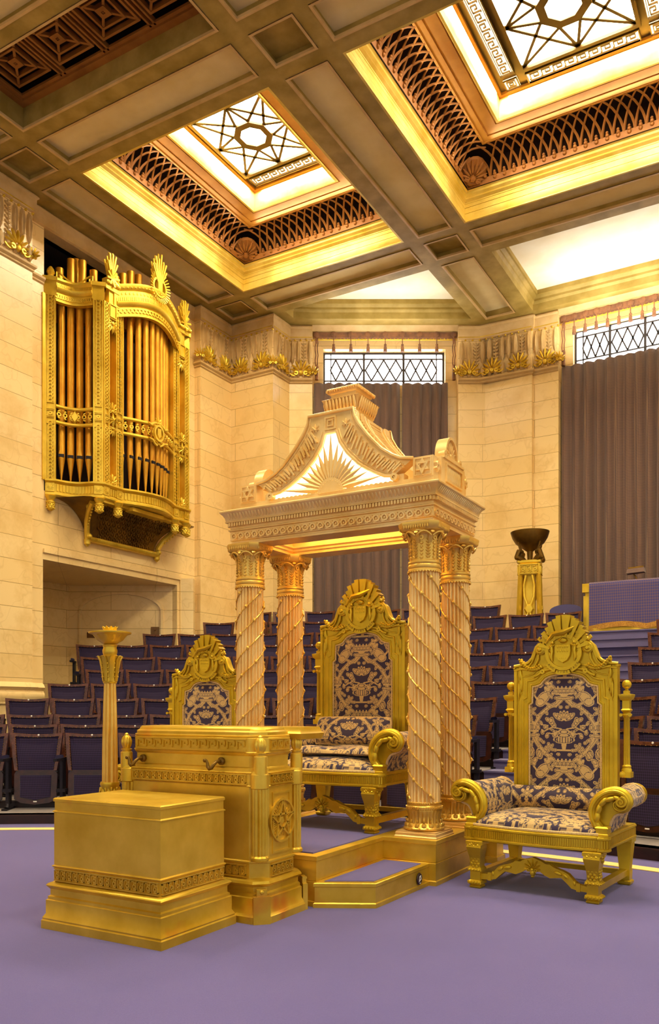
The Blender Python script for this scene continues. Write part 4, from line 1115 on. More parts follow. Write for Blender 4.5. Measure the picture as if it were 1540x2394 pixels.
# ---------------------------------------------------------------- thrones
def spiral(F,cx,cz,r,turns,sg,n=22,a0=90):
    return [F.p(cx+sg*r*(1-k/n*.88)*math.cos(rad(a0)-k/n*turns*2*PI),cz+r*(1-k/n*.88)*math.sin(rad(a0)-k/n*turns*2*PI),0) for k in range(n+1)]
def make_throne(label):
    t=thing('throne',label,'throne')
    G='gold_throne'
    Ff_=Fr((0,-.36,0),(1,0,0),(0,0,1))
    # front legs: cabriole with scales; back legs: plain tapered
    for sx in (-1,1):
        m=MB(); x=sx*.395; y=-.36
        def sq(w,d,z,dy=0): return [(x-w,y-d+dy,z),(x+w,y-d+dy,z),(x+w,y+d+dy,z),(x-w,y+d+dy,z)]
        secs=[sq(.036,.036,0),sq(.04,.04,.006),sq(.04,.04,.014),sq(.034,.034,.02),sq(.048,.048,.03),sq(.046,.046,.05),sq(.036,.036,.055),sq(.036,.036,.115),sq(.048,.046,.12),sq(.046,.044,.135),sq(.036,.036,.15),sq(.036,.038,.18),sq(.040,.042,.22,-.004),sq(.048,.050,.26,-.010),sq(.052,.054,.285,-.012),sq(.050,.050,.30,-.008),sq(.060,.058,.305),sq(.060,.058,.325),sq(.054,.05,.33)]
        m.add([p for s_ in secs for p in s_],[(3,2,1,0)]+[(4*k+i,4*k+(i+1)%4,4*k+4+(i+1)%4,4*k+4+i) for k in range(len(secs)-1) for i in range(4)]+[tuple(range(4*len(secs)-4,4*len(secs)))])
        for F in (Fr((x,y-.038,0),(1,0,0),(0,0,1)),Fr((x+sx*.038,y,0),(0,sx,0),(0,0,1))):
            for r in range(6):
                for c in range(3 if r%2 else 2): m.dome(F,(c-(1 if r%2 else .5))*.024,.15+r*.018,.013,.012,.007,0,6)
            palmette(m,F,0,.295,.036,5,.012,180,.012); m.dome(F,0,.275,.012,.022,.018,0,6,.008)
            for k in (-1,1): m.dome(F,k*.028,.30,.014,.012,.02,0,6,.006)
            for c in range(4): m.dome(F,(c-1.5)*.022,.04,.010,.011,.014,0,6,.008); m.dome(F,(c-1.5)*.022,.128,.010,.009,.014,0,6,.006)
        m.build('leg',G,t,ang=30)
    for sx in (-1,1):
        m=MB(); x=sx*.40; y=.335
        def sq(w,z): return [(x-w,y-w,z),(x+w,y-w,z),(x+w,y+w,z),(x-w,y+w,z)]
        secs=[sq(.036,0),sq(.044,.01),sq(.046,.025),sq(.036,.035),sq(.038,.10),sq(.034,.11),sq(.05,.30),sq(.056,.305),sq(.056,.33)]
        m.add([p for s_ in secs for p in s_],[(3,2,1,0)]+[(4*k+i,4*k+(i+1)%4,4*k+4+(i+1)%4,4*k+4+i) for k in range(len(secs)-1) for i in range(4)]+[tuple(range(4*len(secs)-4,4*len(secs)))])
        m.build('leg',G,t,ang=30)
    # stretchers
    for sx in (-1,1):
        m=MB(); m.box(sx*.40-.02,sx*.40+.02,-.33,.31,.065,.105); m.box(sx*.40-.024,sx*.40+.024,-.33,.31,.105,.112); m.build('stretcher',G,t)
    m=MB(); m.bar((-.39,.33,.085),(.39,.33,.085),.035); m.build('stretcher',G,t)
    m=MB(); F=Fr((0,-.355,0),(1,0,0),(0,0,1))
    for sg in (-1,1):
        up=[(.36,.10),(.30,.105),(.27,.125),(.235,.165),(.20,.18),(.15,.195),(.115,.215),(.085,.215),(.06,.23),(0,.25)]
        lo=[(.36,.062),(.30,.065),(.255,.075),(.225,.105),(.19,.135),(.15,.13),(.115,.125),(.08,.14),(.05,.16),(0,.155)]
        m.ring(F,[(sg*a,b) for a,b in up],[(sg*a,b) for a,b in lo],-.025,.02,closed=False)
        m.tube(spiral(F,sg*.105,.175,.036,1.6,sg),[.011-.0003*k for k in range(23)],6)
        m.dome(F,sg*.17,.165,.035,.016,.03,-sg*.3,8,.01); m.dome(F,sg*.22,.15,.03,.014,.025,-sg*.8,8,.01); m.dome(F,sg*.275,.11,.012,.02,.02,0,8,.01)
        m.fbox(F,sg*.30-.012,sg*.30+.012,.06,.112,0,.026)
    palmette(m,F,0,.17,.075,7,.022,170,.018); m.dome(F,0,.15,.02,.028,.035,0,8,.01); m.dome(F,0,.125,.01,.012,.03,0,8,.01)
    m.build('front_stretcher',G,t)
    # seat rail with bowed front
    yf=lambda x: -.375-.055*(1-(x/.42)**2)
    n=20; fr=[(-.42+.84*k/n,yf(-.42+.84*k/n)) for k in range(n+1)]
    cr=[(.43,-.40),(.46,-.395),(.482,-.37),(.485,-.33),(.455,-.325)]
    pathR=fr+cr+[(.455,.38)]; pathL=[(-a,b) for a,b in reversed(pathR)]
    path=[(-.455,.38)]+[(-a,b) for a,b in reversed(cr)]+fr+cr+[(.455,.38)]
    m=MB(); m.mold(path,[(-.03,.33),(.0,.33),(.006,.335),(.006,.347),(-.002,.352),(-.002,.405),(.006,.41),(.006,.422),(-.004,.43),(-.06,.432)],caps=False)
    m.poly(top,path,.33,.34,0); m.poly(top,path,.425,.432,0)
    L=0
    for k in range(len(path)-1):
        a=Vector(path[k]); b=Vector(path[k+1]); l=(b-a).length
        if a.y>.0 and b.y>.0 : continue
        if l<.003: continue
        F=Fr((a.x,a.y,0),((b-a).x,(b-a).y,0),(0,0,1)); q=max(1,round(l/.014))
        if l>.3: q=round(l/.02)
        for i in range(q): m.fbox(F,(i+.2)*l/q,(i+.75)*l/q,.354,.403,-.002,.004)
    m.build('seat_rail',G,t)
    # seat cushion
    def seat(i,j):
        x=(i-.5)*.84; e=1-abs(2*i-1)**3; f=1-abs(2*j-1)**4
        y0=yf(x)+.015; y=y0+(.24-y0)*j
        return (x,y,.44+.095*min(1,(max(0,e)*max(0,f))**.45))
    dgrid('seat_cushion',seat,lambda i,j:((i-.5)*.84,j*.72+.1),150,120,t)
    m=MB(); m.tube([(x,y+.012,.438) for x,y in fr],.010,6); m.build('seat_piping','piping',t)
    # arms
    for sg in (-1,1):
        cpts=[(.445,.43),(.425,.455),(.392,.50),(.372,.555),(.375,.61),(.405,.665),(.455,.705),(.515,.72),(.57,.70),(.595,.655),(.58,.612),(.545,.598),(.515,.612),(.508,.64),(.522,.656)]
        m=MB(); F=Fr((0,-.31,0),(1,0,0),(0,0,1))
        rr_=[.042,.034,.029,.028,.028,.030,.031,.031,.028,.025,.021,.019,.017,.015,.013]
        # smooth the curve
        def cat(P,n=4):
            out=[]
            for i in range(len(P)-1):
                p0=P[max(0,i-1)];p1=P[i];p2=P[i+1];p3=P[min(len(P)-1,i+2)]
                for k in range(n):
                    q=k/n; out.append(tuple(.5*((2*p1[d])+(-p0[d]+p2[d])*q+(2*p0[d]-5*p1[d]+4*p2[d]-p3[d])*q*q+(-p0[d]+3*p1[d]-3*p2[d]+p3[d])*q**3) for d in range(len(p1))))
            out.append(P[-1]); return out
        C=cat([(a,b,r) for (a,b),r in zip(cpts,rr_)])
        m.tube([F.p(sg*a,b,0) for a,b,r in C],[r for a,b,r in C],10,flat=1.0,up=(0,1,0))
        # raised edge and acanthus
        m.tube([F.p(sg*a,b,.03) for a,b,r in C],[r*.35 for a,b,r in C],6)
        for q,(a,b,rx,ro) in enumerate(((.415,.60,.05,1.3),(.44,.645,.05,.9),(.485,.668,.045,.3),(.405,.55,.045,1.5),(.53,.675,.035,-.4))):
            m.dome(F,sg*a,b,rx,.018,.026,sg*ro,8,.02)
        m.circ(F,sg*.555,.652,.0,.040,-.02,.04,18); m.tube(spiral(F,sg*.553,.652,.036,1.7,sg),[.010-.0003*k for k in range(23)],6); m.tube([p+F.n*.04 for p in spiral(F,sg*.553,.652,.036,1.7,sg)],.008,6)
        m.mold([(sg*.44-.042,-.365),(sg*.44+.042,-.365),(sg*.44+.042,-.28),(sg*.44-.042,-.28)],[(0,.43),(0,.44),(-.006,.445),(-.006,.475),(-.0,.48),(-.01,.49)],caps=True)
        RP=[(.405,.435),(.395,.50),(.385,.56),(.39,.62),(.42,.675),(.47,.712),(.525,.722),(.575,.70),(.60,.655),(.585,.60),(.545,.575),(.50,.56),(.475,.52),(.46,.46),(.455,.425)]
        m.poly(Fr((0,-.275,0),(1,0,0),(0,0,1)),[(sg*a,b) for a,b in RP],-.01,.004)
        a_=m.build('arm',G,t,ang=45)
        # upholstered roll
        y0,y1=-.275,.25
        def roll(i,j):
            # i round the section, j along
            ang=i; y=y0+(y1-y0)*j
            P=[(.405,.435),(.395,.50),(.385,.56),(.39,.62),(.42,.675),(.47,.712),(.525,.722),(.575,.70),(.60,.655),(.585,.60),(.545,.575),(.50,.56),(.475,.52),(.46,.46),(.455,.425)]
            k=min(len(P)-1.001,i*(len(P)-1)); q=int(k); f=k-q
            return (sg*(P[q][0]*(1-f)+P[q+1][0]*f)*(1-.09*j),y,P[q][1]*(1-f)+P[q+1][1]*f)
        dgrid('arm_pad',roll,lambda i,j:((j*.575)+.1,i*.85+.05),140,90,a_)
        m=MB(); m.tube([roll(k/40,0) for k in range(41)],.009,6); m.build('piping','piping',a_); m=MB(); m.tube([roll(k/40,1) for k in range(41)],.009,6); m.build('piping','piping',a_)
        m=MB(); m.lathe([(.078,0),(.078,.035),(.05,.05),(.03,.055)],n=20,T=Matrix.Translation((sg*.48,.25,.648))@Matrix.Rotation(-PI/2,4,'X')); m.build('end_cap',G,a_)
    # back
    F=Fr((0,.25,0),(1,0,0),(0,0,1))
    o_=[(.365,.43),(.365,1.545),(.372,1.55),(.372,1.562),(.30,1.572),(.262,1.59),(.235,1.62),(.218,1.665),(.205,1.70),(.185,1.722),(.155,1.72),(.142,1.74),(.155,1.775),(.13,1.79),(.105,1.795),(.08,1.80),(.05,1.80),(0,1.80)]
    i_=[(.262,.43),(.262,1.27),(.240,1.285),(.240,1.33),(.238,1.37),(.236,1.41),(.20,1.417),(.175,1.428),(.16,1.445),(.14,1.468),(.12,1.48),(.10,1.487),(.08,1.492),(.06,1.496),(.04,1.499),(.02,1.50),(.01,1.5),(0,1.5)]
    m=MB()
    O=o_+[(-a,b) for a,b in reversed(o_[:-1])]; I=i_+[(-a,b) for a,b in reversed(i_[:-1])]
    m.ring(F,O,I,-.075,0,closed=False)
    # stepped inner mouldings
    for s_,h,w in ((.012,.010,.008),(.045,.016,.010),(.082,.022,.006)):
        pts=[]
        for a,b in I:
            pts.append(F.p(a*(1+s_/.262) if abs(a)>.02 else a,b+(s_*.9 if b>1.2 else 0),0))
        m.tube(pts,w,6)
    m.fbox(F,-.372,-.35,.62,1.53,0,.012); m.fbox(F,.35,.372,.62,1.53,0,.012)
    # crest edge moulding
    E=[F.p(a,b,.005) for a,b in O if b>1.54]; m.tube(E,.013,6); m.tube([p+Vector((0,-.005,-.03)) for p in E[2:-2]],.007,6)
    for sg in (-1,1):
        m.lathe([(.040,-.07),(.040,.02),(.03,.024),(.016,.03),(.010,.04)],n=18,T=Matrix.Translation(F.p(sg*.17,1.682,0))@Matrix.Rotation(PI/2,4,'X'))
        m.tube(spiral(Fr(F.p(0,0,.022),F.u,F.v),sg*.17,1.682,.034,1.5,sg),.007,6)
        # curled ears beside the oval
        m.tube([F.p(sg*a,b,.0) for a,b in ((.10,1.80),(.13,1.79),(.15,1.755),(.175,1.745),(.19,1.76),(.18,1.775))],[.018,.018,.016,.013,.011,.008],6)
        # swag of leaves
        for k in range(11):
            q=k/10; x=.17+.15*q; z=1.625-.10*math.sin(PI*(.25+.6*q))-.0*q+.02*q
            m.dome(F,sg*x,z,.022,.014,.028,sg*(.6-2*q),8); m.ball(F.p(sg*(x+.008),z+.012,.02),.009,5)
        m.tube([F.p(sg*a,b,.01) for a,b in ((.185,1.655),(.188,1.61),(.215,1.56),(.27,1.535),(.33,1.55))],.009,6)
        # hanging drapery at the ears
        for k in range(3): m.dome(F,sg*(.315+.012*k),1.44-.03*k,.010,.085,.016)
        m.dome(F,sg*.325,1.50,.012,.05,.02)
        # brackets over the arch
        m.circ(F,sg*.155,1.518,.004,.018,0,.022,12); m.tube([F.p(sg*a,b,.012) for a,b in ((.165,1.515),(.19,1.495),(.22,1.485))],.011,6)
    m.tube([F.p(x,1.528+.014*(1-(x/.14)**2),.008) for x in np.linspace(-.14,.14,11)],.010,6)
    m.build('back_frame',G,t,ang=35)
    # crest: oval ring, shield, figures, beam fan, ribbon
    m=MB(); Fc_=Fr((0,.245,0),(1,0,0),(0,0,1)); cz=1.665
    for k in range(15):
        a=rad(90-78+156*k/14); r1=.268-(.004 if k%2 else 0)-.02*abs(math.cos(a)); wdt=.012
        A=(math.cos(a)*.10,cz+math.sin(a)*.10); B=(math.cos(a)*r1*.72,cz+math.sin(a)*r1)
        tt=Vector((B[0]-A[0],B[1]-A[1])).normalized(); nn=(-tt.y,tt.x)
        pts=[(A[0]-nn[0]*.006,A[1]-nn[1]*.006),(A[0]+nn[0]*.006,A[1]+nn[1]*.006),(B[0]+nn[0]*.017,B[1]+nn[1]*.017),(B[0]-nn[0]*.017,B[1]-nn[1]*.017)]
        m.poly(Fc_,pts,-.065,.010 if k%2 else .028)
    m.build('sunburst',G,t)
    m=MB(); 
    m.circ(Fc_,0,cz-.01,0,.125,-.01,.012,28); m.circ(Fc_,0,cz-.01,.108,.132,.0,.024,28)
    sh=[(-.058,cz+.05),(.058,cz+.05),(.060,cz-.0),(.055,cz-.035),(.035,cz-.07),(0,cz-.09),(-.035,cz-.07),(-.055,cz-.035),(-.060,cz)]
    m.poly(Fc_,sh,.012,.036,.08); 
    rnd=random.Random(3)
    for k in range(10): m.dome(Fc_,-.035+.0175*(k%5),cz+.03-.03*(k//5),.008,.011,.006,0,6,.034)
    for k in range(4): m.dome(Fc_,-.02+.014*k,cz-.05,.007,.012,.006,0,6,.032)
    for sg in (-1,1):   # supporters
        m.tube([Fc_.p(sg*a,cz+b,.022) for a,b in ((.078,-.075),(.086,-.04),(.080,0),(.084,.03),(.078,.048))],[.006,.013,.011,.014,.008],7)
        m.ball(Fc_.p(sg*.076,cz+.060,.026),.012,8); m.dome(Fc_,sg*.09,cz+.035,.024,.008,.03,sg*.5,6,.01); m.dome(Fc_,sg*.10,cz-.03,.012,.04,.014,-sg*.2,8,.01)
        m.tube([Fc_.p(sg*a,cz+b,.03) for a,b in ((.082,.035),(.07,.04),(.058,.045))],.006,5)
    m.dome(Fc_,0,cz+.075,.034,.022,.03,0,8,.01); m.dome(Fc_,-.02,cz+.085,.022,.012,.03,.5,8,.01)
    m.tube([Fc_.p(a,cz+b,.024) for a,b in ((-.125,.06),(-.07,.125),(0,.135),(.05,.155),(.085,.175))],[.008,.020,.024,.016,.004],8)
    o=m.build('crest_shield',G,t)
    m=MB(); 
    segs=[]
    for k,(a0_,a1_) in enumerate(((214,246),(250,290),(294,326))):
        P=[rad(a0_+(a1_-a0_)*q/6) for q in range(7)]; r0,r1=(.125,.152) if k!=1 else (.132,.159)
        m.ring(Fc_,[(r1*math.cos(a),cz-.015+r1*math.sin(a)) for a in P],[(r0*math.cos(a),cz-.015+r0*math.sin(a)) for a in P],.012,.026 if k!=1 else .032,closed=False)
    rb=m.build('ribbon',G,t)
    for word,a0_,r_,d in (('AUDI',218,.1345,.026),('VIDE',256,.1415,.032),('TACE',298,.1345,.026)):
        step=9.0
        for q,ch in enumerate(word):
            key='gl_'+ch
            a=rad(a0_+q*step)
            if key not in bpy.data.meshes:
                cu=bpy.data.curves.new('c','FONT'); cu.body=ch; cu.size=.022; cu.extrude=.0015; cu.align_x='CENTER'
                to=bpy.data.objects.new('c',cu); col.objects.link(to)
                me=bpy.data.meshes.new_from_object(to.evaluated_get(bpy.context.evaluated_depsgraph_get())); me.name=key; me.materials.clear(); me.materials.append(M['brass']); bpy.data.objects.remove(to)
            g=bpy.data.objects.new('letter',bpy.data.meshes[key]); col.objects.link(g); g.parent=rb
            p=Fc_.p((r_+.0)*math.cos(a),cz-.015+r_*math.sin(a)-.004,d+.0005); g.location=p; g.rotation_euler=(PI/2,0,0)
            g.rotation_euler=(Matrix.Rotation(-(a+PI/2),4,'Y')@Matrix.Rotation(PI/2,4,'X')).to_euler()
    # upholstered back panel following the arched opening
    prof=sorted([(b,a) for a,b in i_ ],key=lambda q:q[0])
    def halfw(z):
        if z<=1.27: return .262
        if z>=1.499: return .02
        for (z0,w0),(z1_,w1) in zip(prof[:-1],prof[1:]):
            if z0<=z<=z1_ and z1_>z0: return w0+(w1-w0)*(z-z0)/(z1_-z0)
        return .24
    def bp(i,j):
        z=.60+(1.499-.60)*j; w=halfw(z); e=1-abs(2*i-1)**6
        return ((2*i-1)*w,.262-.022*max(0,e)*min(1,(1-j)*12),z)
    dgrid('back_panel',bp,lambda i,j:((2*i-1)*halfw(.60+.899*j),.10+.899*j+.095),180,290,t)
    m=MB(); m.tube([F.p(a*.985,b-.004 if b>1.3 else b,0) for a,b in I if b>.5 or True],.007,6); m.build('back_piping','piping',t)
    m=MB(); m.box(-.36,.36,.262,.30,.43,1.5); m.build('back_board',G,t)
    def low(i,j):
        a=PI*j; return ((i-.5)*.76,.215-.05*math.sin(a)-(.0),.50+.175*j)
    dgrid('lumbar_pad',low,lambda i,j:((i-.5)*.76,.16+.19*j),150,40,t)
    # side columns
    for sg in (-1,1):
        c=(sg*.418,.30,0); m=MB()
        m.lathe([(.034,.80),(.034,.815),(.028,.825),(.030,.84),(.022,.85,1),(.020,1.18,1),(.026,1.19),(.030,1.20),(.024,1.215),(.032,1.225)],c,40,10,.005)
        m.mold([(c[0]-.028,c[1]-.028),(c[0]+.028,c[1]-.028),(c[0]+.028,c[1]+.028),(c[0]-.028,c[1]+.028)],[(-.004,1.225),(.004,1.235),(-.004,1.245),(-.004,1.30),(.010,1.315),(.016,1.335),(.016,1.345),(-.01,1.35),(-.01,1.37),(-.02,1.375)],caps=True)
        m.lathe([(.016,1.37),(.008,1.385),(.008,1.39)],c,12); m.ball((c[0],c[1],1.415),.033,14)
        m.box(c[0]-.036,c[0]+.036,.26,.335,.76,.80); m.dome(Fr((c[0]-sg*.02,.26,0),(1,0,0),(0,0,1)),0,.78,.022,.022,.02); m.tube(spiral(Fr((c[0]-sg*.02,.255,0),(1,0,0),(0,0,1)),0,.78,.02,1.3,sg,14),.005,5)
        for k in (-1,1): m.lathe([(.012,-.01),(.012,.01)],n=10,T=Matrix.Translation((c[0]+k*.03,c[1]-.03,1.20))@Matrix.Rotation(PI/2,4,'X'))
        m.build('side_column',G,t)
    return t
T1=make_throne('ornate gilded throne on the carpet right of the canopy, whole and uncovered')
T1.location=(-1.575,5.83,0); T1.rotation_euler=(0,0,rad(-4.8)); T1.scale=(1.03,1,1)
T2=copy_tree(T1); T2.location=(-3.21,5.79,.328); T2.rotation_euler=(0,0,0); T2.scale=(1.06,1.04,1.03)
T2['label']='ornate gilded throne standing on the dais under the canopy between the columns'
T3=copy_tree(T1); T3.location=(-4.84,5.83,0); T3.rotation_euler=(0,0,rad(4.8)); T3['label']='gilded throne left of the canopy, half hidden behind the tall pedestal'
for q in (T1,T2,T3): q['group']='ceremonial thrones'
# loose cushions on the middle throne
def pil(i,j):
    a=(i-.5)*2; b=(j-.5)*2; w=.34*(1-.05*b*b); h=.115*(1-.04*a*a); th=.07*((1-a**4)*(1-b**4))**.5 if abs(a)<1 and abs(b)<1 else 0
    return (a*w,-th-.0,b*h)
pc=dgrid('cushion',pil,lambda i,j:((i-.5)*.68,j*.24+.11),150,60,None)
def pil2(i,j): p=pil(i,j); return (p[0],-p[1],p[2])
bk=dgrid('back_side',pil2,lambda i,j:((i-.5)*.68,j*.24),30,16,pc)
m=MB(); m.tube([pil(k/20,0) for k in range(21)]+[pil(1,k/8) for k in range(1,9)]+[pil(1-k/20,1) for k in range(1,21)]+[pil(0,1-k/8) for k in range(1,8)],.009,6,closed=True); m.build('cord_edge','piping',pc)
pc.location=(-3.21,5.885,.328+.735); pc.rotation_euler=(rad(-18),0,0)
tag(pc,'rectangular brocade cushion leaning on the back of the middle throne','cushion')
def mat(i,j):
    a=(i-.5)*2; b=(j-.5)*2; e=max(0,(1-a**6)*(1-b**6))**.4
    return (a*.37,b*.26,.045*e+.008*math.sin(a*5+b*3)*e)
sc_=dgrid('cushion',mat,lambda i,j:((i-.5)*.74,j*.52),150,100,None)
def mat2(i,j): p=mat(i,j); return (p[0],p[1],-.4*p[2])
dgrid('underside',mat2,lambda i,j:((i-.5)*.74,j*.52),24,16,sc_)
sc_.location=(-3.21,5.73,.328+.575); tag(sc_,'flat brocade cushion lying on the seat of the middle throne','cushion')
# ---------------------------------------------------------------- torcheres
t=thing('torchere','slender gilded torch stand with lotus bowl behind the left of the low box','torch stand',(-4.10,4.09,0))
m=MB(); m.mold(rect(-.17,.17,-.17,.17),[(0,0),(0,.08),(-.02,.10),(-.04,.13),(-.05,.40),(-.03,.42),(-.03,.44),(-.06,.46)],caps=True); m.build('base','gold',t)
m=MB(); m.lathe([(.075,.46),(.08,.50),(.072,.52),(.066,.56),(.060,.66),(.061,.72),(.066,.735),(.062,.75)],n=32)
for k in range(10):
    a=2*PI*k/10; F=Fr((.06*math.cos(a),.06*math.sin(a),0),(-math.sin(a),math.cos(a),0),(0,0,1),(math.cos(a),math.sin(a),0))
    m.dome(F,0,.58,.018,.05,.014); m.dome(F,.019,.66,.018,.05,.012); m.dome(F,0,.70,.008,.022,.012,0,6); m.tube([F.p(-.018,.56,.01),F.p(0,.63,.012),F.p(.018,.56,.01)],.004,5)
    m.dome(F,0,.51,.02,.016,.018)
m.build('foot_collar','gold',t)
m=MB(); m.lathe([(.056,.745,1),(.054,1.0,1),(.048,1.25,1),(.042,1.42,1)],n=96,reeds=8,amp=.012); m.build('shaft','gold_cap',t)
m=MB(); m.lathe([(.044,1.415),(.047,1.425),(.043,1.435),(.045,1.47),(.052,1.53),(.058,1.58),(.070,1.60),(.05,1.605),(.044,1.61),(.048,1.62),(.050,1.64),(.044,1.655),(.046,1.665),(.05,1.675),(.03,1.685)],n=32)
for k in range(8):
    a=2*PI*k/8+.2; F=Fr((.046*math.cos(a),.046*math.sin(a),0),(-math.sin(a),math.cos(a),0),(0,0,1),(math.cos(a),math.sin(a),0))
    m.tube([F.p(0,1.43,.0),F.p(0,1.50,.006),F.p(0,1.57,.018),F.p(0,1.60,.036),F.p(0,1.595,.045)],[.012,.018,.020,.014,.006],6,flat=.4,up=F.n)
    for q in range(4): m.ball(F.p(.019,1.46+q*.03,.003+q*.003),.006,5)
m.build('capital','gold',t)
m=MB(); m.lathe([(.03,1.68),(.05,1.685),(.085,1.71),(.115,1.745),(.140,1.752),(.142,1.762),(.12,1.766),(.08,1.762),(.0,1.758)],n=40)
for k in range(12):
    a=2*PI*k/12; F=Fr((0,0,0),(-math.sin(a),math.cos(a),0),(math.cos(a)*.8,math.sin(a)*.8,.6)); m.tube([(r*math.cos(a),r*math.sin(a),z) for r,z in ((.05,1.69),(.085,1.715),(.11,1.742))],[.008,.018,.010],6,flat=.4,up=(0,0,1))
m.build('bowl','gold',t)
m=MB()
for k in range(10):
    a=2*PI*k/10; 
    m.tube([(r*math.cos(a),r*math.sin(a),z) for r,z in ((.02,1.758),(.036,1.772),(.044,1.79),(.052,1.80))],[.010,.016,.013,.004],6,flat=.4,up=(0,0,1))
m.build('flame_cup','gold',t)
zb=FL[10]
t=TF=thing('torchere','dark bowl on an openwork gilded stand with crossing ribbons by the far wall','torch stand',(-4.33,14.55,zb),rad(12))
m=MB()
for sx in (-1,1):
    for sy in (-1,1):
        m.bar((.19*sx,.19*sy,0),(.135*sx,.135*sy,1.34),.055)
for sx in (-1,1): m.bar((.0,.11*sx,0),(0,.08*sx,1.3),.17,.04)
m.mold(rect(-.24,.24,-.24,.24),[(0,0),(0,.08),(-.03,.1),(-.03,.14)],caps=True)
m.mold(rect(-.165,.165,-.165,.165),[(0,1.18),(0,1.34),(.02,1.36),(.02,1.39),(-.02,1.40)],caps=True)
for F,L in side_frames(-.165,.165,-.165,.165): scrollband(m,F,.02,L-.02,1.19,1.33,.015)
m.build('stand','gold_organ',t)
m=MB()
for F,L in side_frames(-.17,.17,-.17,.17):
    for sg in (-1,1):
        m.tube([F.p(L/2+sg*a,b,c) for a,b,c in ((.12,.12,.04),(.09,.40,.03),(.0,.66,.015),(-.075,.86,.005),(-.08,1.02,.005),(-.05,1.17,0))],.02,6)
    m.poly(F,[(L/2+.085*math.cos(PI*k/3),.67+.085*math.sin(PI*k/3)) for k in range(6)],.0,.04,.3)
m.build('ribbon','gold_organ',t)
m=MB(); m.lathe([(.04,1.40),(.05,1.54),(.14,1.60),(.23,1.66),(.285,1.74),(.31,1.81),(.315,1.83),(.29,1.83),(.2,1.78),(0,1.74)],n=36); m.build('bowl','brass',t)
for k in range(4):
    m=MB()
    a=rad(45+90*k); c,s_=math.cos(a),math.sin(a)
    m.tube([(r*c,r*s_,z) for r,z in ((.10,1.38),(.20,1.42),(.28,1.45),(.24,1.52),(.15,1.52))],[.04,.06,.04,.04,.03],8); m.ball((.28*c,.28*s_,1.43),.035,8)
    m.tube([(r*c,r*s_,z) for r,z in ((.17,1.48),(.20,1.56),(.25,1.66))],[.03,.022,.012],6)
    m.build('beast_head','brass',t)
TF.scale=(1.08,1.08,1.2)
# ---------------------------------------------------------------- draped table at the head of the stairs
zt=FL[9]+.0
tb=thing('altar_table','gilded table at the head of the stairs mostly hidden by its cloth','table',(-2.08,13.68,FL[10]+.28))
m=MB(); m.box(-1.12,1.1,-.05,.62,.0,.06); m.box(-1.08,1.06,0,.6,.06,.65); m.box(-1.12,1.1,-.04,.62,.65,.79)
for k in range(3): m.box(-1.115,-1.08,0.02+.2*k,.17+.2*k,.12,.60)
m.build('table_body','gold_organ',tb)
def cl_(i,j):
    x=-1.01+2.03*i; w=.012*math.sin(i*40)+.02*math.sin(i*17+1)
    if j<.3: return (x,.45-(.5)*(j/.3),.805)
    q=(j-.3)/.7; return (x+.04*q*math.sin(i*9),-.055-.02*q+w*q,.802-(.70-.05*abs(math.sin(i*7)))*q)
m=MB(); m.grid(cl_,100,22); o=m.build('table_cloth','cloth',ang=80); o.location=tb.location; tag(o,'blue and copper patterned cloth draped over the table at the head of the stairs','tablecloth')
m=MB()
for k in range(150):
    i=k/149; p=cl_(i,1); m.add([(p[0]-.007,p[1]-.004,p[2]),(p[0]+.007,p[1]-.004,p[2]),(p[0]+.006,p[1]-.006,p[2]-.085),(p[0]-.006,p[1]-.006,p[2]-.085)],[(0,1,2,3)])
m.build('fringe','fringe',o)
m=MB(); bl=(-2.44,14.0,FL[10]+1.089)
lt=thing('reading_lamp','small brass reading lamp with a fringed shade on the cloth covered table','lamp',bl)
lt.scale=(.9,.9,.62)
m.bar((-.12,0,.36),(.14,0,.38),.05,.06); m.build('lamp_tube','brass',lt)
m=MB(); m.add([(-.13,-.06,.34),(.15,-.06,.36),(.15,.06,.36),(-.13,.06,.34),(-.15,-.09,.22),(.16,-.09,.24),(.16,.09,.24),(-.15,.09,.22)],[(0,1,5,4),(1,2,6,5),(2,3,7,6),(3,0,4,7),(0,3,2,1)]); m.build('shade','curtain',lt)
m=MB(); m.tube([(0,0,0),(.02,0,.08),(0,0,.15),(-.03,0,.20)],.014,8); m.lathe([(.06,.01),(.05,.025),(.02,.03)],n=16); m.build('stem','brass',lt)
t=thing('chair','blue leather round-topped chair just showing left of the draped table','chair',(-3.56,14.0,FL[10]))
m=MB(); m.poly(FY((0,0,0)),[(-.27,.25)]+[(.27*math.cos(PI*(1-k/12)),.70+.10*math.sin(PI*k/12)) for k in range(13)]+[(.27,.25)],-.06,0); m.build('backrest','red_velvet',t)
m=MB(); m.box(-.27,.27,-.45,0,.36,.45); m.build('seat','red_velvet',t)
for a,b in ((-.24,-.42),(.24,-.42),(-.24,-.03),(.24,-.03)):
    m=MB(); m.box(a-.02,a+.02,b-.02,b+.02,0,.37); m.build('leg','wood',t)
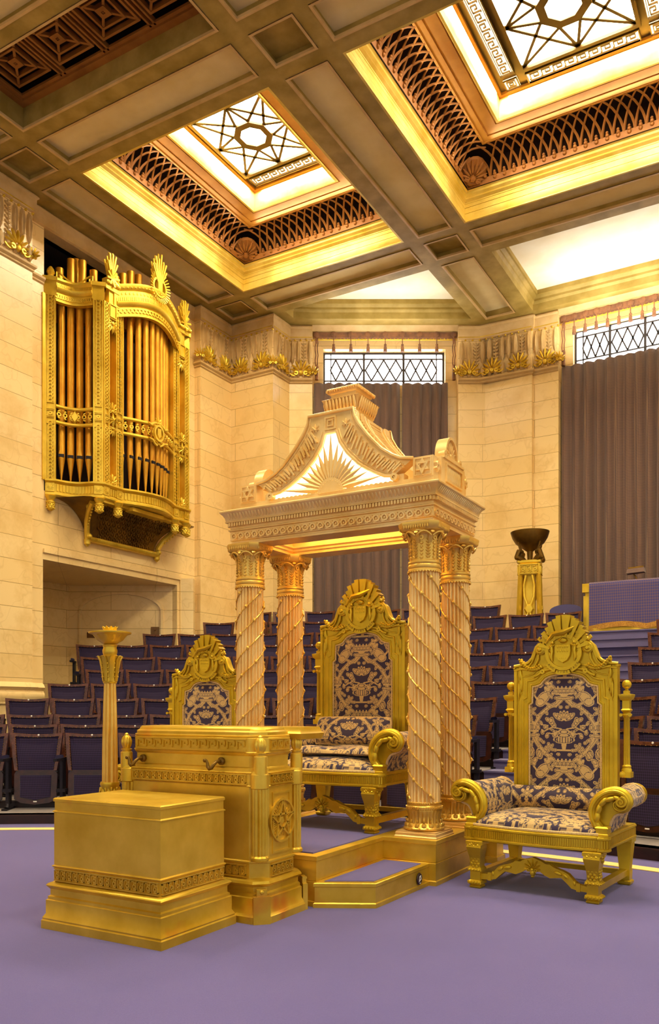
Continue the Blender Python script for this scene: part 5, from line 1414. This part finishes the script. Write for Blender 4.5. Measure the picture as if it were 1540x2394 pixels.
# ---------------------------------------------------------------- organ
ORG=thing('organ_case','gilded organ case with display pipes mounted high on the left wall','organ',(-9.9,10.13,4.45))
def lo(x,y,z=0): return (x+9.9,y-10.13,z-4.45)
XF=-9.3; yA,yB=9.14,11.12; yS,yE=8.55,11.71
G='gold_organ'
def post(F,a0,a1,b0,b1,depth=.12,nm='post',panel=True):
    m=MB(); m.fbox(F,a0,a1,b0,b1,-depth,0); w=a1-a0
    frame_(m,F,a0,a1,b0,b1,.018,0,.022)
    n=int((b1-b0)/.055)
    for k in range(n):
        z=b0+(b1-b0)*(k+.5)/n
        if abs(z-(5.67-4.45))<.14: continue
        m.circ(F,(a0+a1)/2,z,w*.14,w*.26,0,.022,8)
    zz=5.67-4.45
    for d_ in (-.11,0,.11): frame_(m,F,a0+.015,a1-.015,zz+d_-.05,zz+d_+.05,.008,0,.022)
    m.circ(F,(a0+a1)/2,zz,.01,.03,0,.02,10)
    m.build(nm,G,ORG)
def gpt(x,y): return Vector((x+9.9,y-10.13,0))
A=gpt(-9.9,yS); B=gpt(XF,yA); C=gpt(XF,yB); D=gpt(-9.9,yE)
FA=Fr(A,(B-A),(0,0,1)); LA=(B-A).length; FBb=Fr(B,(C-B),(0,0,1)); LB=(C-B).length; FCc=Fr(C,(D-C),(0,0,1)); LC=(D-C).length
H0=4.66-4.45; H1=7.45-4.45
for F,L in ((FA,LA),(FCc,LC)):
    post(F,0.0,.15,H0,H1); post(F,L-.15,L,H0,H1)
Y=lambda y:y-yA
for a0_,a1_ in ((0,.11),(.25,.40),(LB-.40,LB-.25),(LB-.11,LB)): post(FBb,a0_,a1_,H0,H1)
# side return against the wall
m=MB(); Fs=Fr((-.3,A.y,0),(1,0,0),(0,0,1)); m.box(-.35,.02,A.y-.06,A.y,H0,H1); m.box(-.35,.02,D.y,D.y+.06,H0,H1)
for k in range(40): m.circ(Fr((-.1,A.y-.06,0),(1,0,0),(0,0,1)),0.02,H0+.05+k*.068,.012,.022,0,.01,8)
m.build('side_panel',G,ORG)
# curved cornices and belts
def sweep(pts,prof):
    m=MB(); m.mold([(p.x,p.y) for p in pts],prof,closed=False,caps=True); return m
def bulge(F,a0,a1,h,n=16,z=0): return [F.p(a0+(a1-a0)*k/n,z,h*math.sin(PI*k/n)) for k in range(n+1)]
concL=bulge(FA,.15,LA-.15,-.10); concR=bulge(FCc,.15,LC-.15,-.10); bow=bulge(FBb,.40,LB-.40,.20)
lowpath=[FA.p(0,0),FA.p(.15,0)]+concL[1:-1]+[FA.p(LA-.15,0),B.copy(),FBb.p(.4,0)]+bow[1:-1]+[FBb.p(LB-.4,0),C.copy(),FCc.p(.15,0)]+concR[1:-1]+[FCc.p(LC-.15,0),FCc.p(LC,0)]
m=sweep(lowpath,[(-.15,-.02),(0,-.02),(.02,0),(.02,.03),(.0,.05),(.0,.17),(.02,.18),(.05,.20),(.05,.225),(.0,.24),(-.15,.24)])
def along(path):
    out=[];L=0
    for a,b in zip(path[:-1],path[1:]):
        l=(b-a).length; out.append((a,b,L,l)); L+=l
    return out,L
segs,LT=along(lowpath); n=int(LT/.05)
for k in range(n):
    s=(k+.5)*LT/n
    for a,b,s0,l in segs:
        if s0<=s<s0+l:
            F=Fr(a,(b-a),(0,0,1)); x=s-s0; m.fbox(F,x-.015,x+.015,.06,.16,0,.012); break
for F,xs_ in ((FA,(.075,LA-.075)),(FBb,(.055,.325,LB-.325,LB-.055)),(FCc,(.075,LC-.075))):
    for x in xs_:
        m.fbox(F,x-.06,x+.06,.045,.175,0,.02)
        for q in range(8): m.bar(F.p(x,.11,.026),F.p(x+.045*math.cos(q*PI/4),.11+.045*math.sin(q*PI/4),.022),.012,.01,F.n)
m.poly(top,[(-.2,D.y),(-.2,A.y)]+[(p.x,p.y) for p in lowpath],-.018,.0)
m.build('base_band',G,ORG)
# pine finials hanging under the posts
for F,xs_ in ((FA,(.075,LA-.06)),(FBb,(.325,LB-.325,LB-.06)),(FCc,(.075,))):
    for x in xs_:
        m=MB(); p=F.p(x,0,-.02); m.lathe([(.02,-.24),(.05,-.22),(.065,-.17),(.055,-.13),(.07,-.12),(.07,-.10),(.045,-.09),(.07,-.05),(.085,-.02)],(p.x,p.y,0),14)
        for r in range(3):
            for q in range(8): a=2*PI*q/8+r*.4; m.ball((p.x+.058*math.cos(a),p.y+.058*math.sin(a),-.20+r*.03),.014,5)
        m.build('pine_finial',G,ORG)
# belts at mid height
def belt(path,name):
    m=MB(); zz=5.67-4.45
    for z in (zz-.12,zz+.12): m.mold([(p.x,p.y) for p in path],[(-.03,z-.025),(.0,z-.025),(.015,z-.01),(.015,z+.01),(0,z+.025),(-.03,z+.025)],closed=False,caps=True)
    sg_,L=along(path); n=max(4,int(L/.09))
    for k in range(n):
        s=(k+.5)*L/n
        for a,b,s0,l in sg_:
            if s0<=s<=s0+l:
                F=Fr(a,(b-a),(0,0,1)); x=s-s0
                m.circ(F,x,zz,.018,.034,-.005,.012,10); m.dome(F,x,zz+.05,.03,.014,.015,.5,6); m.dome(F,x,zz-.05,.03,.014,.015,-.5,6); break
    for e in (path[0],path[-1]): m.bar((e.x,e.y,zz-.12),(e.x,e.y,zz+.12),.03)
    p=path[len(path)//2]
    return m,p,zz
m,p,zz=belt(concL,'b'); F=Fr(p,(B-A),(0,0,1)); m.poly(F,[(0,zz+.11),(.07,zz),(0,zz-.11),(-.07,zz)],-.01,.03,.3); m=[m.build('belt',G,ORG)][0]
for F_ in range(1):
    pass
P_=[FA.p(0,zz)]; 
m,p,zz=belt(concR,'b'); m.build('belt',G,ORG)
m,p,zz=belt(bow,'b'); F=Fr(p,(C-B),(0,0,1))
m.circ(F,0,zz,.10,.135,.0,.04,24,.85); m.poly(F,[(-.05,zz+.09),(.05,zz+.09),(.05,zz-.04),(0,zz-.10),(-.05,zz-.04)],.0,.04,.15); palmette(m,F,0,zz+.16,.11,7,.03,200); palmette(m,F,0,zz-.17,.08,5,.03,200)
for sg in (-1,1): m.tube([F.p(sg*a,zz+b,.01) for a,b in ((.04,.17),(.12,.13),(.16,.10),(.22,.12))],.02,6); m.tube([F.p(sg*a,zz-b,.01) for a,b in ((.03,.2),(.09,.17),(.14,.13),(.22,.12))],.018,6)
m.build('belt',G,ORG)
# star bosses over the slits with palms
def starboss(F,x,z,R=.13):
    m=MB()
    for q in range(8):
        a=q*PI/4; r=R if q%2==0 else R*.8; n_=(-math.sin(a)*.022,math.cos(a)*.022)
        m.add([F.p(x,z,.06),F.p(x+n_[0]+.03*math.cos(a),z+n_[1]+.03*math.sin(a),.02),F.p(x+r*math.cos(a),z+r*math.sin(a),.02),F.p(x-n_[0]+.03*math.cos(a),z-n_[1]+.03*math.sin(a),.02)],[(0,1,2),(0,2,3),(1,3,2)])
    palmette(m,F,x,z+.14,.16,7,.03,150); 
    Fi=Fr(F.o,-F.u,-F.v,F.n); palmette(m,Fi,-x,-z+.12,.13,7,.03,150)
    return m
for x in (.18,LB-.18): starboss(FBb,x,zz).build('star_boss',G,ORG); pq=MB(); palmette(pq,FBb,x,H0+.05,.15,7,.03,160); pq.build('palmette',G,ORG)
# slit back panels (orange wood) and upper blocks
for x0_,x1_ in ((.11,.25),(LB-.25,LB-.11)):
    m=MB(); m.fbox(FBb,x0_,x1_,H0,H1,-.12,-.09); m.build('slit_panel','pipe',ORG)
    m=MB(); m.fbox(FBb,x0_-.01,x1_+.01,H1-.22,H1+.02,-.10,.02); frame_(m,FBb,x0_,x1_,H1-.2,H1,.012,.02,.035); Fi=Fr(FBb.o,-FBb.u,-FBb.v,FBb.n); palmette(m,Fi,-(x0_+x1_)/2,-(H1-.28),.17,7,.03,140); m.fbox(FBb,x0_,x1_,H1+.02,H1+.22,-.08,.01); m.build('slit_head',G,ORG)
# flank heads (straight, concave in plan)
for path,F,L in ((concL,FA,LA),(concR,FCc,LC)):
    m=MB(); z=7.36-4.45
    m.mold([(p.x,p.y) for p in path],[(-.06,z),(.015,z),(.015,z+.02),(0,z+.03),(0,z+.14),(.02,z+.15),(.05,z+.19),(.05,z+.21),(.03,z+.22),(.03,z+.27),(.06,z+.30),(.06,z+.33),(-.06,z+.33)],closed=False,caps=True)
    sg_,LL=along(path)
    for a,b,s0,l in sg_:
        Fk=Fr(a,(b-a),(0,0,1)); m.circ(Fk,l/2,z+.085,.02,.035,0,.012,10); m.fbox(Fk,l*.2,l*.45,z+.225,z+.265,.03,.036); m.fbox(Fk,l*.6,l*.85,z+.225,z+.265,.03,.036)
    m.build('flank_head',G,ORG)
    m=MB()
    for x in (.075,L-.075):
        m.fbox(F,x-.09,x+.09,H1,H1+.2,-.13,.02); m.fbox(F,x-.11,x+.11,H1+.2,H1+.26,-.15,.045)
        c=F.p(x,0,-.05); zz2=H1+.26
        if x<.2 and F is FA or (x>.2 and F is FCc): m.lathe([(.05,zz2),(.06,zz2+.03),(.04,zz2+.05),(.065,zz2+.09),(.05,zz2+.14),(.02,zz2+.18)],(c.x,c.y,0),12)
    # key scroll cresting
    pm_=path; Fk=Fr(F.p(.15,0,-.05),F.u,F.v)
    for sg in (0,1):
        w=L-.3; xx=0 if sg==0 else w; q=1 if sg==0 else -1
        m.tube([Fk.p(xx+q*a,z+.33+b,-.05*math.sin(PI*min(1,a/w))) for a,b in ((w*.45,.01),(w*.3,.05),(w*.1,.13),(w*.02,.13),(w*.02,.05),(w*.10,.05),(w*.10,.09))],.014,6)
    m.build('flank_cresting',G,ORG)
# main arch head
n=24; hz=lambda k: (7.30-4.45)+.17*math.sin(PI*k/n)
prof=[(-.06,0),(.015,0),(.015,.02),(0,.03),(0,.15),(.02,.16),(.05,.21),(.05,.23),(.03,.24),(.03,.30),(.01,.31),(.01,.40),(.04,.42),(.06,.46),(.06,.50),(-.06,.50)]
bw=bulge(FBb,.25,LB-.25,.20,n)
vs=[];K=len(prof)
for k,p in enumerate(bw):
    nn=FBb.n
    for o_,z in prof: vs.append(p+nn*o_+Vector((0,0,hz(k)+z)))
m=MB(); m.add(vs,[(i*K+q,(i+1)*K+q,(i+1)*K+(q+1)%K,i*K+(q+1)%K) for i in range(n) for q in range(K)]+[tuple(range(K)),tuple(n*K+q for q in range(K))])
for k in range(n):
    a=(bw[k]+bw[k+1])/2; z=(hz(k)+hz(k+1))/2; Fk=Fr(a,(bw[k+1]-bw[k])+Vector((0,0,hz(k+1)-hz(k))),(0,0,1),FBb.n)
    m.circ(Fk,0,z+.09,.022,.036,0,.014,10); 
    for q in (-.03,.0,.03): m.fbox(Fk,q-.008,q+.008,z+.245,z+.295,.03,.038); 
    m.dome(Fk,0,z+.355,.024,.03,.02); m.ball(Fk.p(0,z+.44,.05),.014,5)
m.build('arch_head',G,ORG)
for x in (.30,LB-.30):
    m=MB(); c=FBb.p(x,0,0); m.fbox(FBb,x-.1,x+.1,H1,H1+.28,-.1,.03); m.lathe([(.04,H1+.28),(.07,H1+.32),(.05,H1+.37),(.02,H1+.42)],(c.x,c.y,0),10); m.build('post_head',G,ORG)
# sunbursts
def burst(F,x,z,R,nm,big=False):
    m=MB(); rnd=random.Random(int(R*100))
    for q in range(25 if big else 17):
        nn=25 if big else 17
        a=rad(90+((q-(nn-1)/2)/(nn-1)*2)*(38 if big else 34)); L=R*(1-.35*abs(q-(nn-1)/2)/(nn/2))*(.86+.14*(q%2)); d=-.02+.03*(q%3)
        m.bar(F.p(x+.03*math.cos(a),z+.03*math.sin(a),d),F.p(x+L*math.cos(a)*.8,z+L*math.sin(a),d+.02),.024,.02,F.n)
    if big:
        m.circ(F,x,z,.13,.16,-.02,.05,24); 
        for q in range(32):
            a=2*PI*q/32; m.bar(F.p(x+.14*math.cos(a),z+.17*math.sin(a),.03),F.p(x+.23*math.cos(a),z+.26*math.sin(a),.06),.016,.016,F.n)
        m.poly(F,[(x-.05,z+.08),(x+.05,z+.08),(x+.05,z-.05),(x-.05,z-.05)],0,.06)
    else:
        for q in range(8):
            a=q*PI/4+.2; m.bar(F.p(x,z,.05),F.p(x+.13*math.cos(a),z+.13*math.sin(a),.07),.03,.02,F.n)
    m.build(nm,G,ORG)
burst(FBb,LB/2,8.02-4.45,.55,'sunburst',True); 
FBt=Fr(FBb.p(0,0,.22),FBb.u,FBb.v)
for o_ in [o for o in ORG.children if o.name.startswith('sunburst')]: o_.location=(.20,0,0)
burst(FBb,.14,7.83-4.45,.42,'sunburst'); burst(FBb,LB-.14,7.83-4.45,.42,'sunburst')
for x in (.14,LB-.14): m=MB(); m.fbox(FBb,x-.12,x+.16,H1+.2,H1+.36,-.05,.04); [m.ball(FBb.p(x-.1+k*.04,H1+.3,.05),.03,6) for k in range(7)]; m.build('sunburst_plinth',G,ORG)
# pipes
def pipe(p,z0,z1,r,mouth):
    m=MB()
    m.lathe([(.008,z0),(r*.35,z0+.12),(r*.95,mouth-.03),(r*1.02,mouth-.015),(r,mouth),(r,z1),(r*.85,z1+.001)],(p.x,p.y,0),16)
    F=Fr((p.x,p.y,0),pn.u,(0,0,1),pn.n)
    m.poly(F,[(-r*.6,mouth+.045),(r*.6,mouth+.045),(0,mouth+.19)],r*.75,r*.99)
    o=m.build('pipe','pipe',ORG)
    k=MB(); k.fbox(F,-r*.8,r*.8,mouth,mouth+.045,r*.3,r*1.03); k.build('mouth','iron',o)
    m=None
def pipe_up(p,z0,z1,r):
    m=MB(); m.lathe([(r,z0),(r,z1),(r*.9,z1+.002),(r*.86,z1-.05)],(p.x,p.y,0),16,cap=False); m.add([(p.x+r*.86*math.cos(2*PI*i/12),p.y+r*.86*math.sin(2*PI*i/12),z1-.04) for i in range(12)],[tuple(range(12))]); m.build('pipe','pipe',ORG)
pn=FA
for F,L in ((FA,LA),(FCc,LC)):
    pn=F
    for k in range(4):
        x=.15+(L-.3)*(k+.5)/4; pipe(F.p(x,0,-.19-.05*math.sin(PI*(k+.5)/4)),H0+.02,H1-.0,.056,5.07-4.45)
pn=FBb
for k in range(9):
    q=(k+.5)/9; x=.40+(LB-.8)*q; pipe(FBb.p(x,0,-.13+.20*math.sin(PI*q)),H0+.0,H1+.12,.050,5.20-4.45-.0)
for x in (.18,LB-.18): pipe(FBb.p(x,0,-.2),H0,H1,.05,5.1-4.45)
# back row of pipes rising over the case
for k,(f,z) in enumerate(((.05,7.85),(.22,8.02),(.42,8.18),(.62,8.18),(.82,8.05),(.98,7.85))): pipe_up(FA.p(LA*f,0,-.34),7.2-4.45,z-4.45,.062)
pipe_up(FA.p(LA*.5,0,-.55),7.2-4.45,8.30-4.45,.062)
for k in range(9):
    q=k/8; pipe_up(FBb.p(.30+(LB-.6)*q,0,-.22),7.3-4.45,(7.92+.46*(1-abs(q-.45)*2.0))-4.45,.062)
# dark back
m=MB(); m.box(-.25,-.2,A.y-.05,D.y+.05,H0-.2,H1+.1); m.build('inner_case','void',ORG)
# bracket: concave corbel with scale pattern
m=MB()
def cor_(i,j):
    # i along, j from wall bottom up to base
    a=(i-.5)*2; wtop=1.42; yb=.78; w=yb+(wtop-yb)*(j**1.6)
    outx=.06+.50*(1-math.cos(j*PI/2))**.9
    edge=max(0,(abs(a)-.88)/.12)
    return (outx*(1-edge*.95),a*w,-.52+.50*math.sin(j*PI/2)**1.0)
m.grid(cor_,40,14)
for r in range(9):
    for c in range(15):
        i=(c+.5+(.5 if r%2 else 0))/16; j=(r+.7)/10
        if abs(i-.5)>.36: continue
        p=Vector(cor_(i,j)); m.circ(Fr(p,(0,1,0),Vector((.5*j,0,.9-.5*j))),0,0,.045,.058,-.005,.012,10); m.circ(Fr(p,(0,1,0),Vector((.5*j,0,.9-.5*j))),0,0,0,.018,-.005,.015,8)
m.build('corbel','brass',ORG)
m=MB(); m.box(0,.10,-.80,.80,-.58,-.50); m.tube([(.10,-.78,-.54),(.10,.78,-.54)],.03,8); 
for k in range(50): m.ball((.125,-.77+k*.0314,-.535),.012,5)
for sg in (-1,1):
    m.tube([(.06,sg*.80,-.54),(.07,sg*.82,-.42),(.14,sg*.88,-.28),(.28,sg*.97,-.14),(.44,sg*1.06,-.06)],.045,8); m.lathe([(.01,-.66),(.05,-.62),(.05,-.57),(.06,-.55)],(.06,sg*.80,0),10); m.ball((.10,sg*.80,-.50),.05,8); m.ball((.30,sg*.99,-.10),.05,8)
    for q in range(9): m.ball((.09+.04*q,sg*(.84+.022*q),-.40+.036*q),.018,5)
m.box(.0,.58,-1.0,1.0,-.06,-.02); m.box(.50,.66,-.42,.30,-.09,-.03)
m.build('corbel_frame',G,ORG)
# ---------------------------------------------------------------- auditorium seats
def make_seat():
    t=thing('theatre_seat','x','seat')
    # seat faces -Y; back plane near y=0
    W=.283
    def bk(x,z): return .03*(x/W)**2*-1+ (z-.45)*.16
    def strip2(m,pts_in,pts_out,d0,d1,off=0):
        n=len(pts_in); vs=[]
        for P,d in ((pts_out,d0),(pts_in,d0),(pts_in,d1),(pts_out,d1)): vs+=[(x,bk(x,z)+d,z) for x,z in P]
        fs=[(k*n+i,k*n+i+1,((k+1)%4)*n+i+1,((k+1)%4)*n+i) for i in range(n-1) for k in range(4)]
        m.add(vs,fs+[(0,n,2*n,3*n),(n-1,2*n-1,3*n-1,4*n-1)])
    ob=[(-.235,.44),(-.262,.60),(-.288,.865)]+[(-.288+.576*k/10,.865-.018*math.sin(PI*k/10)) for k in range(1,10)]+[(.288,.865),(.262,.60),(.235,.44)]
    ib=[(-.200,.44),(-.222,.60),(-.243,.827)]+[(-.243+.486*k/10,.827-.012*math.sin(PI*k/10)) for k in range(1,10)]+[(.243,.827),(.222,.60),(.200,.44)]
    m=MB(); strip2(m,ib,ob,-.025,.03); m.build('back_frame','wood_edge',t)
    m=MB(); rows=[]
    vs=[];nx,nz=7,5
    for j in range(nz):
        z=.44+.388*j/(nz-1); 
        for i in range(nx):
            a=(i/(nx-1)-.5)*2; w=.200+(.243-.200)*(z-.44)/.388; x=a*w; e=(1-a**4)*(1-(2*j/(nz-1)-1)**4)
            zz=z-(.012*math.cos(a*PI/2) if j==nz-1 else 0)
            vs.append((x,bk(x,z)-.004-.022*max(0,e),zz))
    m.add(vs,[(j*nx+i,j*nx+i+1,(j+1)*nx+i+1,(j+1)*nx+i) for j in range(nz-1) for i in range(nx-1)])
    m.box(-.20,.20,.02,.04,.42,.80); m.build('back_pad','navy',t,ang=80)
    m=MB()
    P=[Vector((x,bk(x,z)-.028,z)) for x,z in ib]
    for a,b in zip(P[:-1],P[1:]):
        n=max(1,int((b-a).length/.028))
        for k in range(n): p=a+(b-a)*(k/n); m.lathe([(.0055,0),(.001,.004)],n=5,T=Matrix.Translation(p)@Matrix.Rotation(PI/2,4,'X'))
    m.build('studs','brass',t)['kind']='stuff'
    # tipped-up seat
    m=MB(); F=Fr((0,-.075,0),(1,0,0),(0,.10,1))
    o_=[(-.235,.12),(-.16,.075),(0,.055),(.16,.075),(.235,.12),(.24,.40),(.215,.445),(-.215,.445),(-.24,.40)]
    m.poly(F,o_,-.03,0); st_=m.build('seat','wood',t)
    m=MB(); i2=[(-.17,.14),(0,.105),(.17,.14),(.175,.39),(-.175,.39)]; m.poly(F,i2,-.0,.008,.03); m.build('seat_panel','navy',st_)
    m=MB(); m.fbox(F,-.21,.21,.10,.44,-.10,-.03); m.build('seat_cushion','navy',st_)
    m=MB(); m.fbox(F,-.02,.02,.083,.096,0,.003); m.build('row_label','white',st_)
    # left-hand standard with arm
    m=MB(); x=-.30
    m.box(x-.016,x+.016,-.10,.02,.06,.57); m.box(x-.02,x+.02,-.30,.03,.555,.585)
    m.tube([(x,-.06,.24),(x,-.06,.10),(x,-.10,.02)],[.03,.024,.03],8); m.box(x-.03,x+.03,-.20,.10,0,.02); m.box(x-.05,x+.05,-.12,-.02,.20,.235); m.ball((x-.035,-.09,.215),.02,6); m.ball((x+.035,-.09,.215),.02,6)
    m.build('standard','iron',t)
    m=MB(); m.grid(lambda i,j:(x+(.045+.0*j)*math.cos(2*PI*i)*math.sin(PI*min(1,max(0,j))**.0)*(1 if 0<j<1 else .3),-.31+.30*j+(-.0),.60+.022*math.sin(2*PI*i)*(1 if 0<j<1 else .3)),12,7,True); m.build('arm_pad','armcloth',t)
    m=MB(); z=.84; m.lathe([(.011,0),(.009,.004)],n=12,T=Matrix.Translation((.01,bk(0,z)-.026,z))@Matrix.Rotation(PI/2,4,'X')); m.build('number_disc','white',t)
    return t
proto=make_seat()
ORD=['first','second','third','fourth','fifth','sixth','seventh','eighth','ninth','tenth','eleventh','twelfth','thirteenth','fourteenth','fifteenth','sixteenth','seventeenth']
used=False
F_=1932.;CA=math.cos(rad(30.2)); SA=math.sin(rad(30.2))
def vis(x,y,z):
    d=-SA*x+CA*y; l=CA*x+SA*y
    if d<.5: return False
    return -60<770+F_*l/d<1600
def place_seat(i,th,lab):
    global used
    R=RW[i]; x=CX0+R*math.sin(th); y=CY0+R*math.cos(th)
    if not vis(x,y,0): return
    o=copy_tree(proto)
    o.location=(x,y,FL[i]); o.rotation_euler=(0,0,-th)
    if 'first seat left' in lab or 'first left' in lab:
        sd=[c for c in o.children if c.name.startswith(('standard','arm_pad'))]
        for c in sd: q=c.copy(); col.objects.link(q); q.parent=o; q.location.x+=.60
    o['label']=lab; o['group']='purple theatre seats in the stepped rows'
pitch=.605
rown=['front','second','third','fourth','fifth','sixth','seventh','eighth','ninth','tenth','top']
for i in range(NR):
    R=RW[i]; dth=pitch/R
    if i<10:
        th=ang_at_X(R,aisleL(i))-dth*.52; k=0
        while CX0+R*math.sin(th-dth*.4)>leftX(i):
            place_seat(i,th,'purple padded wooden theatre seat, %s row up, %s seat left of the stairs'%(rown[i] if i else 'front',ORD[k]) if i else 'purple padded wooden theatre seat, front row, %s seat left of the stairs'%ORD[k]); th-=dth; k+=1
    else:
        th=ang_at_X(R,-4.66)-dth*.5; k=0
        while CX0+R*math.sin(th-dth*.4)>leftX(i):
            place_seat(i,th,'purple padded wooden theatre seat in the topmost row, %s left of the far torch stand'%ORD[k]); th-=dth; k+=1
    if i==10: continue
    th=ang_at_X(R,aisleR(i))+dth*.56; k=0
    while k<6:
        place_seat(i,th,('purple padded wooden theatre seat, %s row up, %s seat right of the stairs'%(rown[i],ORD[k])) if i else 'purple padded wooden theatre seat, front row, %s seat right of the stairs'%ORD[k]); th+=dth; k+=1
for ch in list(proto.children_recursive)+[proto]: bpy.data.objects.remove(ch)
# ---------------------------------------------------------------- light
W_=bpy.data.worlds.new('w'); sc.world=W_; W_.use_nodes=True
bg=W_.node_tree.nodes['Background']; bg.inputs[0].default_value=(1.0,.94,.82,1); bg.inputs[1].default_value=.54
def area(name,loc,rot,sx,sy,e,c=(1,.9,.72)):
    l=bpy.data.lights.new(name,'AREA'); l.shape='RECTANGLE'; l.size=sx; l.size_y=sy; l.energy=e; l.color=c
    o=bpy.data.objects.new(name,l); col.objects.link(o); o.location=loc; o.rotation_euler=rot; return o
for (x,y) in ((-7.2,10.1),(RC,10.1),(2*RC+7.2,10.1),(-7.2,3.5),(RC,3.5),(2*RC+7.2,3.5)):
    big=abs(x-RC)<.1
    w=c1x1-c1x0 if big else 3.17
    gx=1.13 if big else .70
    for sg in (-1,1):
        area('border_lamp',(x+sg*gx,y,9.76),(0,0,0),.06,1.9,70 if big else 55,(1,.90,.66)); area('border_lamp',(x,y+sg*1.05,9.76),(0,0,0),gx*2-.2,.06,70 if big else 55,(1,.90,.66))
    if y<5 or x>0: continue
    # cove lamps tucked behind the fretwork lip, washing the cornice
    for yy,rx in ((y-1.75,rad(60)),(y+1.75,rad(-60))): area('cove_lamp',(x,yy+(.25 if yy<y else -.25)*1,9.42),(rx+PI*0,0,0),w-1.2,.06,9,(1,.88,.6))
    for xx,ry in ((x-w/2+.30,rad(-60)),(x+w/2-.30,rad(60))): area('cove_lamp',(xx,y,9.42),(0,ry,0),.06,2.6,9,(1,.88,.6))
area('window_daylight',(-2.6,14.9,7.9),(rad(180-12),0,0),2.8,.5,40,(1,.96,.88))  # uplights added inside the room to brighten the ceiling panels near the windows
area('window_daylight',(-6.85,13.85,7.9),(rad(180-12),0,rad(30.2)),2.0,.4,15,(1,.96,.88))
for sy in (-1,1): area('soffit_lamp',(-3.22,5.875+sy*.10,.32+2.264+.10),(PI,0,0),1.2,.05,5,(1,.85,.5))
cam=bpy.data.cameras.new('camera'); co=bpy.data.objects.new('camera',cam); col.objects.link(co)
co.location=(0,0,1.25); co.rotation_euler=(PI/2,0,rad(30.2)); cam.sensor_fit='HORIZONTAL'; cam.sensor_width=36; cam.lens=1932/1540*36; cam.shift_y=(1655-1197)/1540; cam.clip_end=100; cam.clip_start=.05
sc.camera=co
sc.view_settings.view_transform='Standard'; sc.view_settings.look='None'; sc.view_settings.gamma=1; sc.view_settings.exposure=0.7
sc.cycles.max_bounces=5; sc.cycles.diffuse_bounces=3; sc.cycles.glossy_bounces=3; sc.cycles.adaptive_threshold=.07; sc.cycles.use_adaptive_sampling=True; sc.cycles.adaptive_min_samples=16; sc.cycles.use_light_tree=False; sc.cycles.sample_clamp_indirect=6; sc.cycles.use_denoising=True
